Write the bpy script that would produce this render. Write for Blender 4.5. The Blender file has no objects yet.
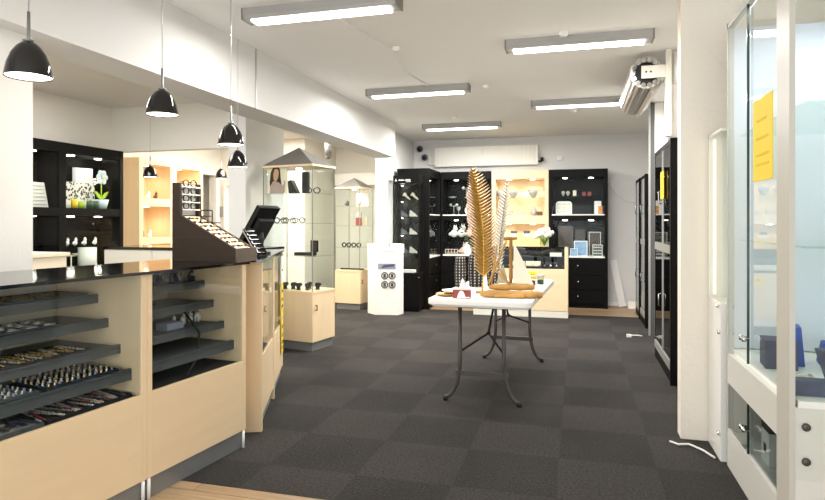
import bpy, bmesh, math, random
from mathutils import Matrix, Vector
random.seed(7)
PI = math.pi
R = math.radians
scene = bpy.context.scene
COL = scene.collection

# ------------------------------------------------------------------ materials
def lin(h):
    h = h.lstrip('#')
    out = []
    for i in (0, 2, 4):
        c = int(h[i:i+2], 16) / 255
        out.append(c / 12.92 if c <= 0.04045 else ((c + 0.055) / 1.055) ** 2.4)
    return tuple(out) + (1,)

def mat(name, col, rough=.5, metal=0, spec=.5, noise=0, nscale=(20, 20, 20), bump=0, bscale=200, emit=None, estr=0, coat=0):
    m = bpy.data.materials.new(name); m.use_nodes = True
    nt = m.node_tree; b = nt.nodes['Principled BSDF']
    c = lin(col) if isinstance(col, str) else col
    b.inputs['Base Color'].default_value = c
    b.inputs['Roughness'].default_value = rough
    b.inputs['Metallic'].default_value = metal
    b.inputs['Specular IOR Level'].default_value = spec
    b.inputs['Coat Weight'].default_value = coat
    if emit:
        b.inputs['Emission Color'].default_value = lin(emit); b.inputs['Emission Strength'].default_value = estr
    tc = nt.nodes.new('ShaderNodeTexCoord')
    if noise:
        mp = nt.nodes.new('ShaderNodeMapping'); mp.inputs['Scale'].default_value = nscale
        nt.links.new(tc.outputs['Object'], mp.inputs['Vector'])
        n = nt.nodes.new('ShaderNodeTexNoise'); n.inputs['Scale'].default_value = 1; n.inputs['Detail'].default_value = 4
        nt.links.new(mp.outputs['Vector'], n.inputs['Vector'])
        mx = nt.nodes.new('ShaderNodeMix'); mx.data_type = 'RGBA'
        lo = tuple(max(0, x * (1 - noise)) for x in c[:3]) + (1,); hi = tuple(min(1, x * (1 + noise)) for x in c[:3]) + (1,)
        mx.inputs[6].default_value = lo; mx.inputs[7].default_value = hi
        nt.links.new(n.outputs['Fac'], mx.inputs[0]); nt.links.new(mx.outputs[2], b.inputs['Base Color'])
    if bump:
        n2 = nt.nodes.new('ShaderNodeTexNoise'); n2.inputs['Scale'].default_value = bscale; n2.inputs['Detail'].default_value = 3
        nt.links.new(tc.outputs['Object'], n2.inputs['Vector'])
        bp = nt.nodes.new('ShaderNodeBump'); bp.inputs['Strength'].default_value = bump; bp.inputs['Distance'].default_value = .003
        nt.links.new(n2.outputs['Fac'], bp.inputs['Height']); nt.links.new(bp.outputs['Normal'], b.inputs['Normal'])
    return m

def glass(name, tint='#f4f8f6', ior=1.4, gl=1.0):
    m = bpy.data.materials.new(name); m.use_nodes = True
    nt = m.node_tree; nt.nodes.clear()
    o = nt.nodes.new('ShaderNodeOutputMaterial'); mx = nt.nodes.new('ShaderNodeMixShader')
    t = nt.nodes.new('ShaderNodeBsdfTransparent'); g = nt.nodes.new('ShaderNodeBsdfGlossy'); f = nt.nodes.new('ShaderNodeFresnel')
    t.inputs['Color'].default_value = lin(tint); g.inputs['Roughness'].default_value = .02
    g.inputs['Color'].default_value = (gl, gl, gl, 1)
    f.inputs['IOR'].default_value = ior
    ge = nt.nodes.new('ShaderNodeNewGeometry'); iv = nt.nodes.new('ShaderNodeMath'); iv.operation = 'SUBTRACT'; iv.inputs[0].default_value = 1
    ml = nt.nodes.new('ShaderNodeMath'); ml.operation = 'MULTIPLY'
    nt.links.new(ge.outputs['Backfacing'], iv.inputs[1]); nt.links.new(iv.outputs[0], ml.inputs[0]); nt.links.new(f.outputs[0], ml.inputs[1])
    nt.links.new(ml.outputs[0], mx.inputs[0]); nt.links.new(t.outputs[0], mx.inputs[1]); nt.links.new(g.outputs[0], mx.inputs[2])
    nt.links.new(mx.outputs[0], o.inputs['Surface'])
    return m

def emis(name, col, s):
    m = bpy.data.materials.new(name); m.use_nodes = True
    nt = m.node_tree; nt.nodes.clear()
    o = nt.nodes.new('ShaderNodeOutputMaterial'); e = nt.nodes.new('ShaderNodeEmission')
    e.inputs[0].default_value = lin(col); e.inputs[1].default_value = s
    nt.links.new(e.outputs[0], o.inputs[0]); return m

def carpet_mat():
    m = mat('carpet', '#4a4744', .95, 0, .1)
    nt = m.node_tree; b = nt.nodes['Principled BSDF']; b.inputs['Sheen Weight'].default_value = .05; b.inputs['Sheen Roughness'].default_value = .4; tc = nt.nodes.new('ShaderNodeTexCoord')
    mp = nt.nodes.new('ShaderNodeMapping'); mp.inputs['Location'].default_value = (.1, .1, .5)
    ck = nt.nodes.new('ShaderNodeTexChecker'); ck.inputs['Scale'].default_value = 2.0
    ck.inputs['Color1'].default_value = lin('#2e2c2a'); ck.inputs['Color2'].default_value = lin('#363330')
    nt.links.new(tc.outputs['Object'], mp.inputs[0]); nt.links.new(mp.outputs[0], ck.inputs['Vector'])
    n = nt.nodes.new('ShaderNodeTexNoise'); n.inputs['Scale'].default_value = 75; n.inputs['Detail'].default_value = 6
    n.inputs['Roughness'].default_value = .8
    n3 = nt.nodes.new('ShaderNodeTexNoise'); n3.inputs['Scale'].default_value = 2.2; n3.inputs['Detail'].default_value = 3
    for k in (n, n3): nt.links.new(tc.outputs['Object'], k.inputs['Vector'])
    r = nt.nodes.new('ShaderNodeMapRange'); r.inputs[1].default_value = .3; r.inputs[2].default_value = .7; r.inputs[3].default_value = .1; r.inputs[4].default_value = 1.9
    nt.links.new(n.outputs['Fac'], r.inputs[0])
    r3 = nt.nodes.new('ShaderNodeMapRange'); r3.inputs[1].default_value = .3; r3.inputs[2].default_value = .7; r3.inputs[3].default_value = .88; r3.inputs[4].default_value = 1.12
    nt.links.new(n3.outputs['Fac'], r3.inputs[0])
    ml = nt.nodes.new('ShaderNodeMath'); ml.operation = 'MULTIPLY'
    nt.links.new(r.outputs[0], ml.inputs[0]); nt.links.new(r3.outputs[0], ml.inputs[1])
    mx = nt.nodes.new('ShaderNodeVectorMath'); mx.operation = 'SCALE'
    nt.links.new(ck.outputs['Color'], mx.inputs[0]); nt.links.new(ml.outputs[0], mx.inputs['Scale'])
    nt.links.new(mx.outputs[0], b.inputs['Base Color'])
    bp = nt.nodes.new('ShaderNodeBump'); bp.inputs['Strength'].default_value = .5; bp.inputs['Distance'].default_value = .006
    nt.links.new(n.outputs['Fac'], bp.inputs['Height']); nt.links.new(bp.outputs['Normal'], b.inputs['Normal'])
    return m

def plank_mat():
    m = mat('oak planks', '#b08a60', .45)
    nt = m.node_tree; b = nt.nodes['Principled BSDF']; tc = nt.nodes.new('ShaderNodeTexCoord')
    br = nt.nodes.new('ShaderNodeTexBrick'); br.inputs['Scale'].default_value = 1
    br.inputs['Color1'].default_value = lin('#a98d6c'); br.inputs['Color2'].default_value = lin('#967b5c'); br.inputs['Mortar'].default_value = lin('#6a5038')
    br.inputs['Brick Width'].default_value = 1.2; br.inputs['Row Height'].default_value = .14; br.inputs['Mortar Size'].default_value = .0025
    nt.links.new(tc.outputs['Object'], br.inputs['Vector'])
    mp = nt.nodes.new('ShaderNodeMapping'); mp.inputs['Scale'].default_value = (4, 60, 1); nt.links.new(tc.outputs['Object'], mp.inputs[0])
    n = nt.nodes.new('ShaderNodeTexNoise'); n.inputs['Scale'].default_value = 1; n.inputs['Detail'].default_value = 5; nt.links.new(mp.outputs[0], n.inputs['Vector'])
    r = nt.nodes.new('ShaderNodeMapRange'); r.inputs[1].default_value = .3; r.inputs[2].default_value = .7; r.inputs[3].default_value = .75; r.inputs[4].default_value = 1.2
    nt.links.new(n.outputs['Fac'], r.inputs[0])
    mx = nt.nodes.new('ShaderNodeVectorMath'); mx.operation = 'SCALE'
    nt.links.new(br.outputs['Color'], mx.inputs[0]); nt.links.new(r.outputs[0], mx.inputs['Scale']); nt.links.new(mx.outputs[0], b.inputs['Base Color'])
    return m

M = {}
M['wall'] = mat('white wall', '#dcdbd8', .9, 0, .2, .02, (3, 3, 3), .25, 90)
M['wallwarm'] = mat('cream wall', '#e4e0d7', .9, 0, .2, .02, (3, 3, 3), .25, 90)
M['ceil'] = mat('ceiling white', '#efede9', .9, 0, .2, .015, (2, 2, 2), .1, 60)
M['pillar'] = mat('pillar white', '#eee6d8', .8, 0, .3, .03, (5, 5, 3), .6, 35)
M['carpet'] = carpet_mat()
M['planks'] = plank_mat()
M['maple'] = mat('maple', '#e4cba6', .45, 0, .3, .08, (14, 14, 1.6))
M['mapleH'] = mat('maple lying', '#e4cba6', .45, 0, .3, .08, (2, 14, 14))
M['black'] = mat('black laminate', '#0d0c0b', .55, 0, .12, .1, (40, 40, 3))
M['blackgloss'] = mat('black gloss', '#0c0b0a', .08, 0, .6)
M['lipbrown'] = mat('taupe laminate', '#675c50', .6, 0, .2, .2, (3, 30, 60))
M['lampgrey'] = mat('lamp grey', '#a3a19d', .5, .2)
M['darkwood'] = mat('dark oak', '#3a312a', .65, 0, .15, .3, (3, 30, 60))
M['shelfgrey'] = mat('anthracite shelf', '#4c5154', .45, 0, .4)
M['greytray'] = mat('grey tray', '#8a8b89', .6)
M['navy'] = mat('navy velvet', '#1b2336', .9)
M['blackfelt'] = mat('black felt', '#17171a', .95)
M['white'] = mat('white lacquer', '#eceae4', .35, 0, .45)
M['panel'] = mat('daylight tinted white panel', '#dde2ea', .6)  # white panel; the blue of daylight is put into its colour
M['basegrey'] = mat('pale grey lacquer', '#d3d1c9', .4)
M['postgrey'] = mat('greyish frame', '#bdbab0', .45)
M['offwhite'] = mat('off white lacquer', '#dedacd', .4, 0, .4)
M['cream'] = mat('cream board', '#e8dcc4', .5)
M['plastic'] = mat('white plastic', '#efece6', .45, 0, .4, .01, (30, 30, 30), .1, 300)
M['steel'] = mat('brushed steel', '#9a9a98', .35, .9, .5, .05, (4, 60, 60))
M['alu'] = mat('aluminium', '#b4b3ae', .4, .6)
M['kick'] = mat('grey metal plinth', '#8d8f8f', .45, .5, .5, .1, (6, 6, 6))
M['greymetal'] = mat('grey painted roof', '#7f7d79', .4, .35)
M['legmetal'] = mat('grey tube', '#4b4743', .4, .3)
M['chrome'] = mat('chrome', '#d8d8d6', .15, 1)
M['rubber'] = mat('black rubber', '#161514', .7)
M['glass'] = glass('clear glass', '#fafcfb', 1.42)
M['glassdoor'] = glass('clear door glass', '#fafcfb', 1.2)
M['glassgreen'] = glass('green edged glass', '#eff5f1', 1.3)
M['glassedge'] = mat('dark green glass edge', '#2f3d38', .15, 0, .6)
M['glasstop'] = glass('smoked glass top', '#4a504e', 1.5)
M['glasslow'] = glass('smoky pane', '#e0e4e3', 1.25)
M['tube'] = emis('lit tube', '#fffaf0', 9)
M['spot'] = emis('lit spot', '#fff6e4', 14)
M['led'] = emis('warm led strip', '#fff0d0', 1.6)
M['bulb'] = emis('lit lamp mouth', '#fff6e6', 7)
M['yellow'] = mat('yellow paper', '#f5d21f', .7)
M['ink'] = mat('grey ink', '#3a3a3a', .8)
M['fadedink'] = mat('faded ink', '#e4c018', .8)
M['paper'] = mat('white paper', '#f2f1ee', .7)
M['gold'] = mat('gold leaf', '#a9843f', .45, .35, .5, .15, (30, 30, 30))
M['mast'] = mat('darker driftwood', '#9a7240', .8, 0, .2, .25, (10, 10, 10), .6, 40)
M['goldbright'] = mat('bright gold', '#e2b860', .25, 1)
M['silver'] = mat('silver', '#d0ccc4', .3, .8)
M['silverleaf'] = mat('pale silver leaf', '#cfc9bb', .45, .4)
M['brass'] = mat('aged brass', '#7c5a2c', .35, .8)
M['driftwood'] = mat('driftwood', '#b98f55', .8, 0, .2, .28, (10, 10, 10), .6, 40)
M['canvas'] = mat('sail cloth', '#efe6d2', .9, 0, .1, .03, (50, 50, 50), .2, 300)
M['canvasgreen'] = mat('greyish green cloth', '#b9bca6', .9)
M['red'] = mat('dull red box', '#8e3c38', .6)
M['pink'] = mat('blush plume', '#dcc0b4', .95)
M['ceramic'] = mat('white ceramic', '#f0eee9', .3, 0, .5)
M['greyceramic'] = mat('grey ceramic', '#aba8a3', .4, 0, .4, .25, (30, 30, 30))
M['leaf'] = mat('green leaf', '#7da038', .5)
M['lime'] = mat('lime leaf', '#a8c832', .5)
M['darkleaf'] = mat('dark leaf', '#3a4a2e', .6)
M['petal'] = mat('white petal', '#f4f0e6', .6)
M['bluepetal'] = mat('pale blue petal', '#cfe0ea', .6)
M['blue'] = mat('cobalt box', '#2450a8', .5)
M['slate'] = mat('slate box', '#4a5064', .6, 0, .3, .12, (30, 30, 30))
M['slatelight'] = mat('pale slate box', '#8b93a8', .6)
M['radiator'] = mat('radiator enamel', '#e6e2d8', .4)
M['shutter'] = mat('shutter slat', '#b0aca4', .4, .5)
M['rail'] = mat('grey rail', '#5a5a5a', .5, .3)
M['orange'] = mat('orange card', '#d88a3a', .6)
M['photo'] = mat('bluish photo', '#8fb0d8', .5, 0, .4, .5, (14, 14, 14))
M['photogrey'] = mat('brownish photo', '#453c34', .5, 0, .4, .5, (20, 20, 20))
M['candlered'] = mat('red candle', '#a83238', .5)
M['candlegreen'] = mat('green candle', '#3f5a44', .5)
M['skin'] = mat('printed skin', '#c69a78', .6)
M['hair'] = mat('printed dark hair', '#2c211c', .6)
M['dress'] = mat('printed blouse', '#b39c92', .6, 0, .3, .4, (60, 60, 60))
M['brown'] = mat('brown leather', '#5a3a26', .6)
M['screen'] = mat('dark screen', '#0a0c0e', .12, 0, .5)
M['wirewhite'] = mat('white cable', '#e4e2dc', .5)

def weave_mat():
    m = mat('black woven', '#121110', .6)
    nt = m.node_tree; b = nt.nodes['Principled BSDF']; tc = nt.nodes.new('ShaderNodeTexCoord')
    def mth(op, a, v=None):
        n = nt.nodes.new('ShaderNodeMath'); n.operation = op
        nt.links.new(a, n.inputs[0])
        if v is not None:
            if isinstance(v, float): n.inputs[1].default_value = v
            else: nt.links.new(v, n.inputs[1])
        return n.outputs[0]
    sp = nt.nodes.new('ShaderNodeSeparateXYZ'); nt.links.new(tc.outputs['Object'], sp.inputs[0])
    ang = mth('ARCTAN2', sp.outputs[1], sp.outputs[0])
    a = mth('GREATER_THAN', mth('SINE', mth('MULTIPLY', ang, 11.0)), .55)
    z = mth('GREATER_THAN', mth('SINE', mth('MULTIPLY', sp.outputs[2], 260.0)), -.1)
    f = mth('MULTIPLY', a, z)
    mx = nt.nodes.new('ShaderNodeMix'); mx.data_type = 'RGBA'; mx.inputs[6].default_value = lin('#100f0e'); mx.inputs[7].default_value = lin('#bdb8ad')
    nt.links.new(f, mx.inputs[0]); nt.links.new(mx.outputs[2], b.inputs['Base Color'])
    return m
M['weave'] = weave_mat()

def speckle_mat():
    m = mat('black and white speckle', '#ffffff', .5)
    nt = m.node_tree; b = nt.nodes['Principled BSDF']; tc = nt.nodes.new('ShaderNodeTexCoord')
    v = nt.nodes.new('ShaderNodeTexVoronoi'); v.inputs['Scale'].default_value = 38; nt.links.new(tc.outputs['Object'], v.inputs['Vector'])
    cr = nt.nodes.new('ShaderNodeValToRGB'); cr.color_ramp.interpolation = 'CONSTANT'
    cr.color_ramp.elements[0].color = lin('#262422'); cr.color_ramp.elements[1].color = lin('#e6e2da'); cr.color_ramp.elements[1].position = .45
    nt.links.new(v.outputs['Distance'], cr.inputs[0]); nt.links.new(cr.outputs[0], b.inputs['Base Color'])
    return m
M['speckle'] = speckle_mat()

# ------------------------------------------------------------------ mesh building
class MB:
    def __init__(s): s.v = []; s.f = []; s.sm = []
    def add(s, vs, fs, smooth=False):
        o = len(s.v); s.v += [tuple(p) for p in vs]
        for f in fs: s.f.append([i + o for i in f]); s.sm.append(smooth)
        return s
    def box(s, x0, x1, y0, y1, z0, z1, mtx=None):
        vs = [Vector((x, y, z)) for x in (x0, x1) for y in (y0, y1) for z in (z0, z1)]
        if mtx: vs = [mtx @ v for v in vs]
        return s.add(vs, [(0, 1, 3, 2), (4, 6, 7, 5), (0, 4, 5, 1), (2, 3, 7, 6), (0, 2, 6, 4), (1, 5, 7, 3)])
    def prism(s, poly, a0, a1, axis='z', mtx=None):
        def p(q, a): return {'z': (q[0], q[1], a), 'y': (q[0], a, q[1]), 'x': (a, q[0], q[1])}[axis]
        n = len(poly); vs = [Vector(p(q, a0)) for q in poly] + [Vector(p(q, a1)) for q in poly]
        if mtx: vs = [mtx @ v for v in vs]
        fs = [list(range(n))[::-1], list(range(n, 2 * n))] + [(i, (i + 1) % n, n + (i + 1) % n, n + i) for i in range(n)]
        return s.add(vs, fs)
    def tube(s, pts, r, n=8, closed=False):
        pts = [Vector(p) for p in pts]; rings = []; m = len(pts)
        rr = r if isinstance(r, (list, tuple)) else [r] * m
        up = None
        for i, p in enumerate(pts):
            if closed: d = pts[(i + 1) % m] - pts[i - 1]
            else: d = pts[min(i + 1, m - 1)] - pts[max(i - 1, 0)]
            d.normalize()
            if up is None:
                up = d.cross(Vector((0, 0, 1)) if abs(d.z) < .9 else Vector((1, 0, 0))).normalized()
            else:
                up = (up - d * up.dot(d)).normalized()
            w = d.cross(up)
            rings.append([p + (up * math.cos(2 * PI * k / n) + w * math.sin(2 * PI * k / n)) * rr[i] for k in range(n)])
        vs = [v for g in rings for v in g]; fs = []
        for i in range(m if closed else m - 1):
            a = i * n; b = ((i + 1) % m) * n
            fs += [(a + k, a + (k + 1) % n, b + (k + 1) % n, b + k) for k in range(n)]
        s.add(vs, fs, True)
        if not closed:
            o = len(s.v) - len(vs)
            s.f.append([o + k for k in range(n)][::-1]); s.sm.append(False)
            s.f.append([o + (m - 1) * n + k for k in range(n)]); s.sm.append(False)
        return s
    def cyl(s, p0, p1, r0, r1=None, n=16):
        return s.tube([p0, p1], [r0, r0 if r1 is None else r1], n)
    def lathe(s, prof, c=(0, 0, 0), n=24, mtx=None):
        vs = []; fs = []
        for (r, z) in prof:
            r = max(r, .0004)
            for k in range(n):
                a = 2 * PI * k / n; v = Vector((c[0] + r * math.cos(a), c[1] + r * math.sin(a), c[2] + z))
                vs.append(mtx @ v if mtx else v)
        for i in range(len(prof) - 1):
            fs += [(i * n + k, i * n + (k + 1) % n, (i + 1) * n + (k + 1) % n, (i + 1) * n + k) for k in range(n)]
        return s.add(vs, fs, True)
    def ball(s, c, r, sc=(1, 1, 1), n=12, mtx=None):
        m2 = Matrix.Translation(c) @ (mtx or Matrix.Identity(4)) @ Matrix.Diagonal((sc[0], sc[1], sc[2], 1))
        h = max(4, n // 2)
        return s.lathe([(r * math.sin(PI * i / h), -r * math.cos(PI * i / h)) for i in range(h + 1)], n=n, mtx=m2)
    def build(s, name, m, parent=None, bev=0, label=None):
        me = bpy.data.meshes.new(name); me.from_pydata(s.v, [], s.f)
        for p, q in zip(me.polygons, s.sm): p.use_smooth = q
        bm = bmesh.new(); bm.from_mesh(me); bmesh.ops.recalc_face_normals(bm, faces=bm.faces); bm.to_mesh(me); bm.free()
        me.materials.append(M[m] if isinstance(m, str) else m)
        o = bpy.data.objects.new(name, me); COL.objects.link(o)
        if parent: o.parent = parent
        if bev:
            b = o.modifiers.new('bevel', 'BEVEL'); b.width = bev; b.segments = 2; b.limit_method = 'ANGLE'
        if label: o['label'] = label
        return o

def tag(o, label, cat, group=None):
    o['label'] = label; o['category'] = cat
    if group: o['group'] = group
    return o
def thing(name, label, cat, loc=(0, 0, 0), rz=0, group=None):
    o = bpy.data.objects.new(name, None); COL.objects.link(o); o.empty_display_size = .05
    o.location = loc; o.rotation_euler = (0, 0, rz)
    return tag(o, label, cat, group)
def single(name, mb, m, label, cat, loc=(0, 0, 0), rz=0, group=None, bev=0):
    o = mb.build(name, m, None, bev); o.location = loc; o.rotation_euler = (0, 0, rz)
    return tag(o, label, cat, group)
def struct(name, mb, m, parent=None, bev=0):
    o = mb.build(name, m, parent, bev)
    if not parent: o['kind'] = 'structure'
    return o
def dup(src, loc, rz=None, label=None, group=None):
    def cp(o, par):
        c = o.copy(); COL.objects.link(c)
        if par: c.parent = par
        for ch in list(o.children): cp(ch, c)
        return c
    c = cp(src, None); c.location = loc
    if rz is not None: c.rotation_euler = (0, 0, rz)
    if label: c['label'] = label
    if group: c['group'] = group
    return c
def B(*a): return MB().box(*a)
def world(root, p):
    a = root.rotation_euler.z; c, s = math.cos(a), math.sin(a); L = root.location
    return (L.x + p[0] * c - p[1] * s, L.y + p[0] * s + p[1] * c, L.z + p[2])
def light(kind, loc, energy, col=(1, 1, 1), size=.1, sizey=None, rot=(0, 0, 0), spot=None):
    d = bpy.data.lights.new(kind.lower() + '_light', kind); d.energy = energy; d.color = col
    if kind == 'AREA':
        d.size = size
        if sizey: d.shape = 'RECTANGLE'; d.size_y = sizey
    elif kind in ('POINT', 'SPOT'):
        d.shadow_soft_size = size
        if spot: d.spot_size = R(spot); d.spot_blend = .6
    o = bpy.data.objects.new(d.name, d); COL.objects.link(o); o.location = loc; o.rotation_euler = rot
    return o
WARM = (1, .88, .70); NEUT = (1, .985, .96); COOL = (.88, .94, 1)

# ------------------------------------------------------------------ camera
cam = bpy.data.objects.new('camera', bpy.data.cameras.new('camera')); COL.objects.link(cam)
cam.location = (0, 0, 1.3); cam.rotation_euler = (PI / 2, 0, R(15.42))
cam.data.sensor_width = 36; cam.data.lens = 600 / 825 * 36; cam.data.shift_y = -28 / 825; cam.data.clip_start = .05
scene.camera = cam
scene.cycles.transparent_max_bounces = 48; scene.cycles.max_bounces = 14; scene.cycles.diffuse_bounces = 6

# ------------------------------------------------------------------ setting
CEIL = 2.67
struct('floor', B(-2.9, 1.7, 2.6, 8.7, -.05, 0), 'carpet')
struct('floor_front', B(-5.4, 1.7, -2, 2.6, -.05, -.001), 'planks')
struct('floor_rear', B(-2.9, 1.7, 8.7, 9.9, -.05, 0), 'planks')
struct('floor_left', B(-7.6, -2.9, 2.6, 9.9, -.05, 0), 'carpet')
struct('ceiling', B(-2.95, 1.7, -2, 9.9, CEIL, CEIL + .1), 'ceil')
struct('ceiling_left', B(-7.6, -2.76, -2, 9.9, 2.6, 2.665), 'wallwarm')
struct('wall_back', B(-2.95, 1.7, 9.8, 9.9, 0, CEIL), 'wall')
struct('wall_left_rear', B(-2.87, -2.68, 8.35, 9.8, 0, CEIL), 'wall')
struct('wall_left_header', B(-2.76, -2.46, -2, 8.0, 2.2, CEIL), 'wall')
struct('wall_left_pillar', B(-3.5, -3.3, 5.5, 6.33, 0, 2.6), 'wall')
struct('wall_left_front', B(-2.76, -2.57, -.5, 2.335, 0, 2.2), 'wall')
struct('wall_left', B(-5.25, -5.15, -2, 5.7, 0, 2.6), 'wallwarm')
struct('wall_left_lintel', B(-5.6, -3.5, 5.7, 5.82, 2.1, 2.6), 'wallwarm')
mb = MB(); mb.box(-5.7, -5.6, 5.7, 7.72, 0, 2.6); mb.box(-5.7, -5.6, 8.4, 8.55, 0, 2.6); mb.box(-5.7, -5.6, 7.72, 8.4, 2.04, 2.6); mb.box(-5.6, -5.25, 5.7, 5.72, 0, 2.1)
struct('wall_left_room', mb, 'wallwarm')
mb = MB(); mb.box(-7.6, -5.5, 8.55, 8.65, 0, 2.6); mb.box(-5.05, -4.2, 8.55, 8.65, 0, 2.6); mb.box(-5.5, -5.05, 8.55, 8.65, 1.92, 2.6); mb.box(-4.2, -4.1, 8.55, 9.9, 0, 2.6); mb.box(-4.1, -2.87, 9.8, 9.9, 0, 2.6)
struct('wall_rear_left', mb, 'wallwarm')
struct('wall_store_left', B(-7.6, -7.5, 5, 8.55, 0, 2.6), 'wallwarm')
struct('wall_store_front', B(-7.6, -5.7, 5, 5.1, 0, 2.6), 'wallwarm')
# doorway 1 on the left wall
d1 = MB(); d1.box(-5.6, -5.56, 7.64, 7.72, 0, 2.12); d1.box(-5.6, -5.56, 8.4, 8.48, 0, 2.12); d1.box(-5.6, -5.56, 7.72, 8.4, 2.04, 2.12)
door1 = struct('door_1', d1, 'white')
# door 2 with leaf and handle
d2 = MB(); d2.box(-5.5, -5.46, 8.5, 8.6, 0, 1.92); d2.box(-5.09, -5.05, 8.5, 8.6, 0, 1.92); d2.box(-5.46, -5.09, 8.5, 8.6, 1.88, 1.92)
door2 = struct('door_2', d2, 'white')
struct('door_leaf', B(-5.46, -5.09, 8.56, 8.6, .01, 1.88), 'white', door2)
h = MB(); h.cyl((-5.42, 8.56, 1.0), (-5.42, 8.5, 1.0), .012); h.cyl((-5.42, 8.5, 1.0), (-5.3, 8.5, 1.0), .01)
struct('door_handle', h, 'steel', door2)
struct('wall_right', B(1.1, 1.2, 4.02, 9.8, 0, CEIL), 'wall')
struct('wall_right_stub', B(.595, 1.7, 3.9, 4.02, 0, CEIL), 'pillar')
struct('wall_right_front', B(1.6, 1.7, -2, 3.9, 0, CEIL), 'wall')
struct('baseboard_back', B(.44, 1.1, 9.785, 9.8, 0, .06), 'white')
struct('trim_1', B(-2.462, -2.452, 4.24, 4.255, 2.2, CEIL), 'alu')

# ------------------------------------------------------------------ fluorescent ceiling lamps
lab = ['long grey fluorescent ceiling lamp nearest, above the glass counter', 'grey fluorescent ceiling lamp above the white folding table, right of centre',
       'grey fluorescent ceiling lamp above the glass tower, behind the nearest left lamp', 'grey fluorescent ceiling lamp ending beside the shutter roll', 'rearmost grey fluorescent ceiling lamp, before the wall radiator']
for (x0, x1, y), l in zip([(-2.07, -1.05, 3.48), (-.52, .51, 4.6), (-2.1, -1.05, 5.9), (-.5, .52, 6.95), (-2.1, -1.02, 8.22)], lab):
    t = thing('fluorescent_lamp', l, 'ceiling lamp', ((x0 + x1) / 2, y, CEIL), 0, 'fluorescent ceiling lamps')
    L = (x1 - x0) / 2
    mb = MB(); mb.prism([(-.065, 0), (-.065, -.05), (-.055, -.07), (.055, -.07), (.065, -.05), (.065, 0)], -L, L, 'x')
    mb.build('housing', 'lampgrey', t)
    B(-L + .05, L - .05, -.045, .045, -.083, -.0705).build('diffuser', 'tube', t)
    e = MB(); e.box(-L - .012, -L, -.066, .066, -.072, 0); e.build('end_cap', 'greymetal', t)
    e = MB(); e.box(L, L + .012, -.066, .066, -.072, 0); e.build('end_cap', 'greymetal', t)
    light('AREA', ((x0 + x1) / 2, y, CEIL - .09), 18 if y < 5 else (34 if y < 6.5 else 46), NEUT, x1 - x0 - .1, .09)
cab = MB(); cab.tube([(-1.58, 3.55, CEIL - .008), (-1.5, 4.0, CEIL - .008), (-1.4, 4.5, CEIL - .008), (-1.42, 4.62, CEIL - .008), (-1.5, 5.3, CEIL - .008), (-1.45, 5.83, CEIL - .008)], .009, 6)
single('ceiling_cable', cab, 'wirewhite', 'white cable on the ceiling linking the two left fluorescent lamps', 'cable')
for (x, y, l) in [(-1.38, 4.5, 'small white junction disc on the ceiling cable, nearest the counter'), (-.9, 6.0, 'small white disc detector on ceiling between the middle lamps'),
                  (-.05, 7.6, 'small white ceiling sprinkler in front of the rear right lamp'), (-1.55, 7.7, 'small white ceiling disc in front of the rearmost lamp'), (-.1, 4.58, 'white junction cap beside the lamp over the folding table')]:
    y2 = y - (.12 if 'cap beside' in l else 0)
    single('ceiling_detector', MB().lathe([(0, 0), (.035, 0), (.035, -.012), (.028, -.028), (0, -.03)]), 'plastic', l, 'detector', (x, y2, CEIL))

# ------------------------------------------------------------------ pendant lamps
def pendant(x, y, z, s, top, label):
    t = thing('pendant_lamp', label, 'pendant lamp', (x, y, z), 0, 'black pendant lamps')
    prof = [(r * .875, h * 1.08) for r, h in ((.090, 0), (.0885, .014), (.081, .045), (.066, .078), (.047, .102), (.028, .116), (.017, .120), (.015, .114), (.026, .110), (.045, .096), (.063, .073), (.078, .042), (.0845, .014), (.086, .001), (.090, 0))]
    MB().lathe([(r * s, h * s) for r, h in prof], n=36).build('lamp_shade', 'blackgloss', t)
    MB().lathe([(0, .004 * s), (.0742 * s, .004 * s), (.0736 * s, .008 * s), (0, .03 * s)], n=32).build('bulb_glow', 'bulb', t, label='lit white lamp mouth')
    MB().lathe([(.012 * s, .122 * s), (.012 * s, .130 * s), (.02 * s, .131 * s), (.02 * s, .136 * s), (.008 * s, .138 * s), (.0065 * s, .143 * s), (.0055 * s, .24 * s), (0, .24 * s)], n=16).build('lamp_holder', 'steel', t, label='steel stem and collar')
    MB().cyl((0, 0, .238 * s), (0, 0, top - z), .0022, n=6).build('cord', 'alu', t)
    light('POINT', (x, y, z - .02), 5 * s * s, WARM, .05)
pendant(-1.94, 1.745, 1.83, 1, CEIL, 'large black dome pendant, nearest, hanging at the left edge')
pendant(-2.06, 2.63, 1.85, 1, CEIL, 'black dome pendant hanging above the divider of the glass counter')
pendant(-2.035, 3.225, 1.768, .99, CEIL, 'upper of two overlapping black pendants, in front of the white pillar')
pendant(-2.46, 3.99, 1.71, .95, CEIL, 'lower of two overlapping black pendants, beside the white pillar')
pendant(-4.5, 5.55, 1.79, .95, 2.6, 'small black pendant hanging in front of the lit maple wall shelf')
pendant(-4.76, 7.3, 1.90, 1.05, 2.6, 'tiny distant black pendant in front of the white rear door')

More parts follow.
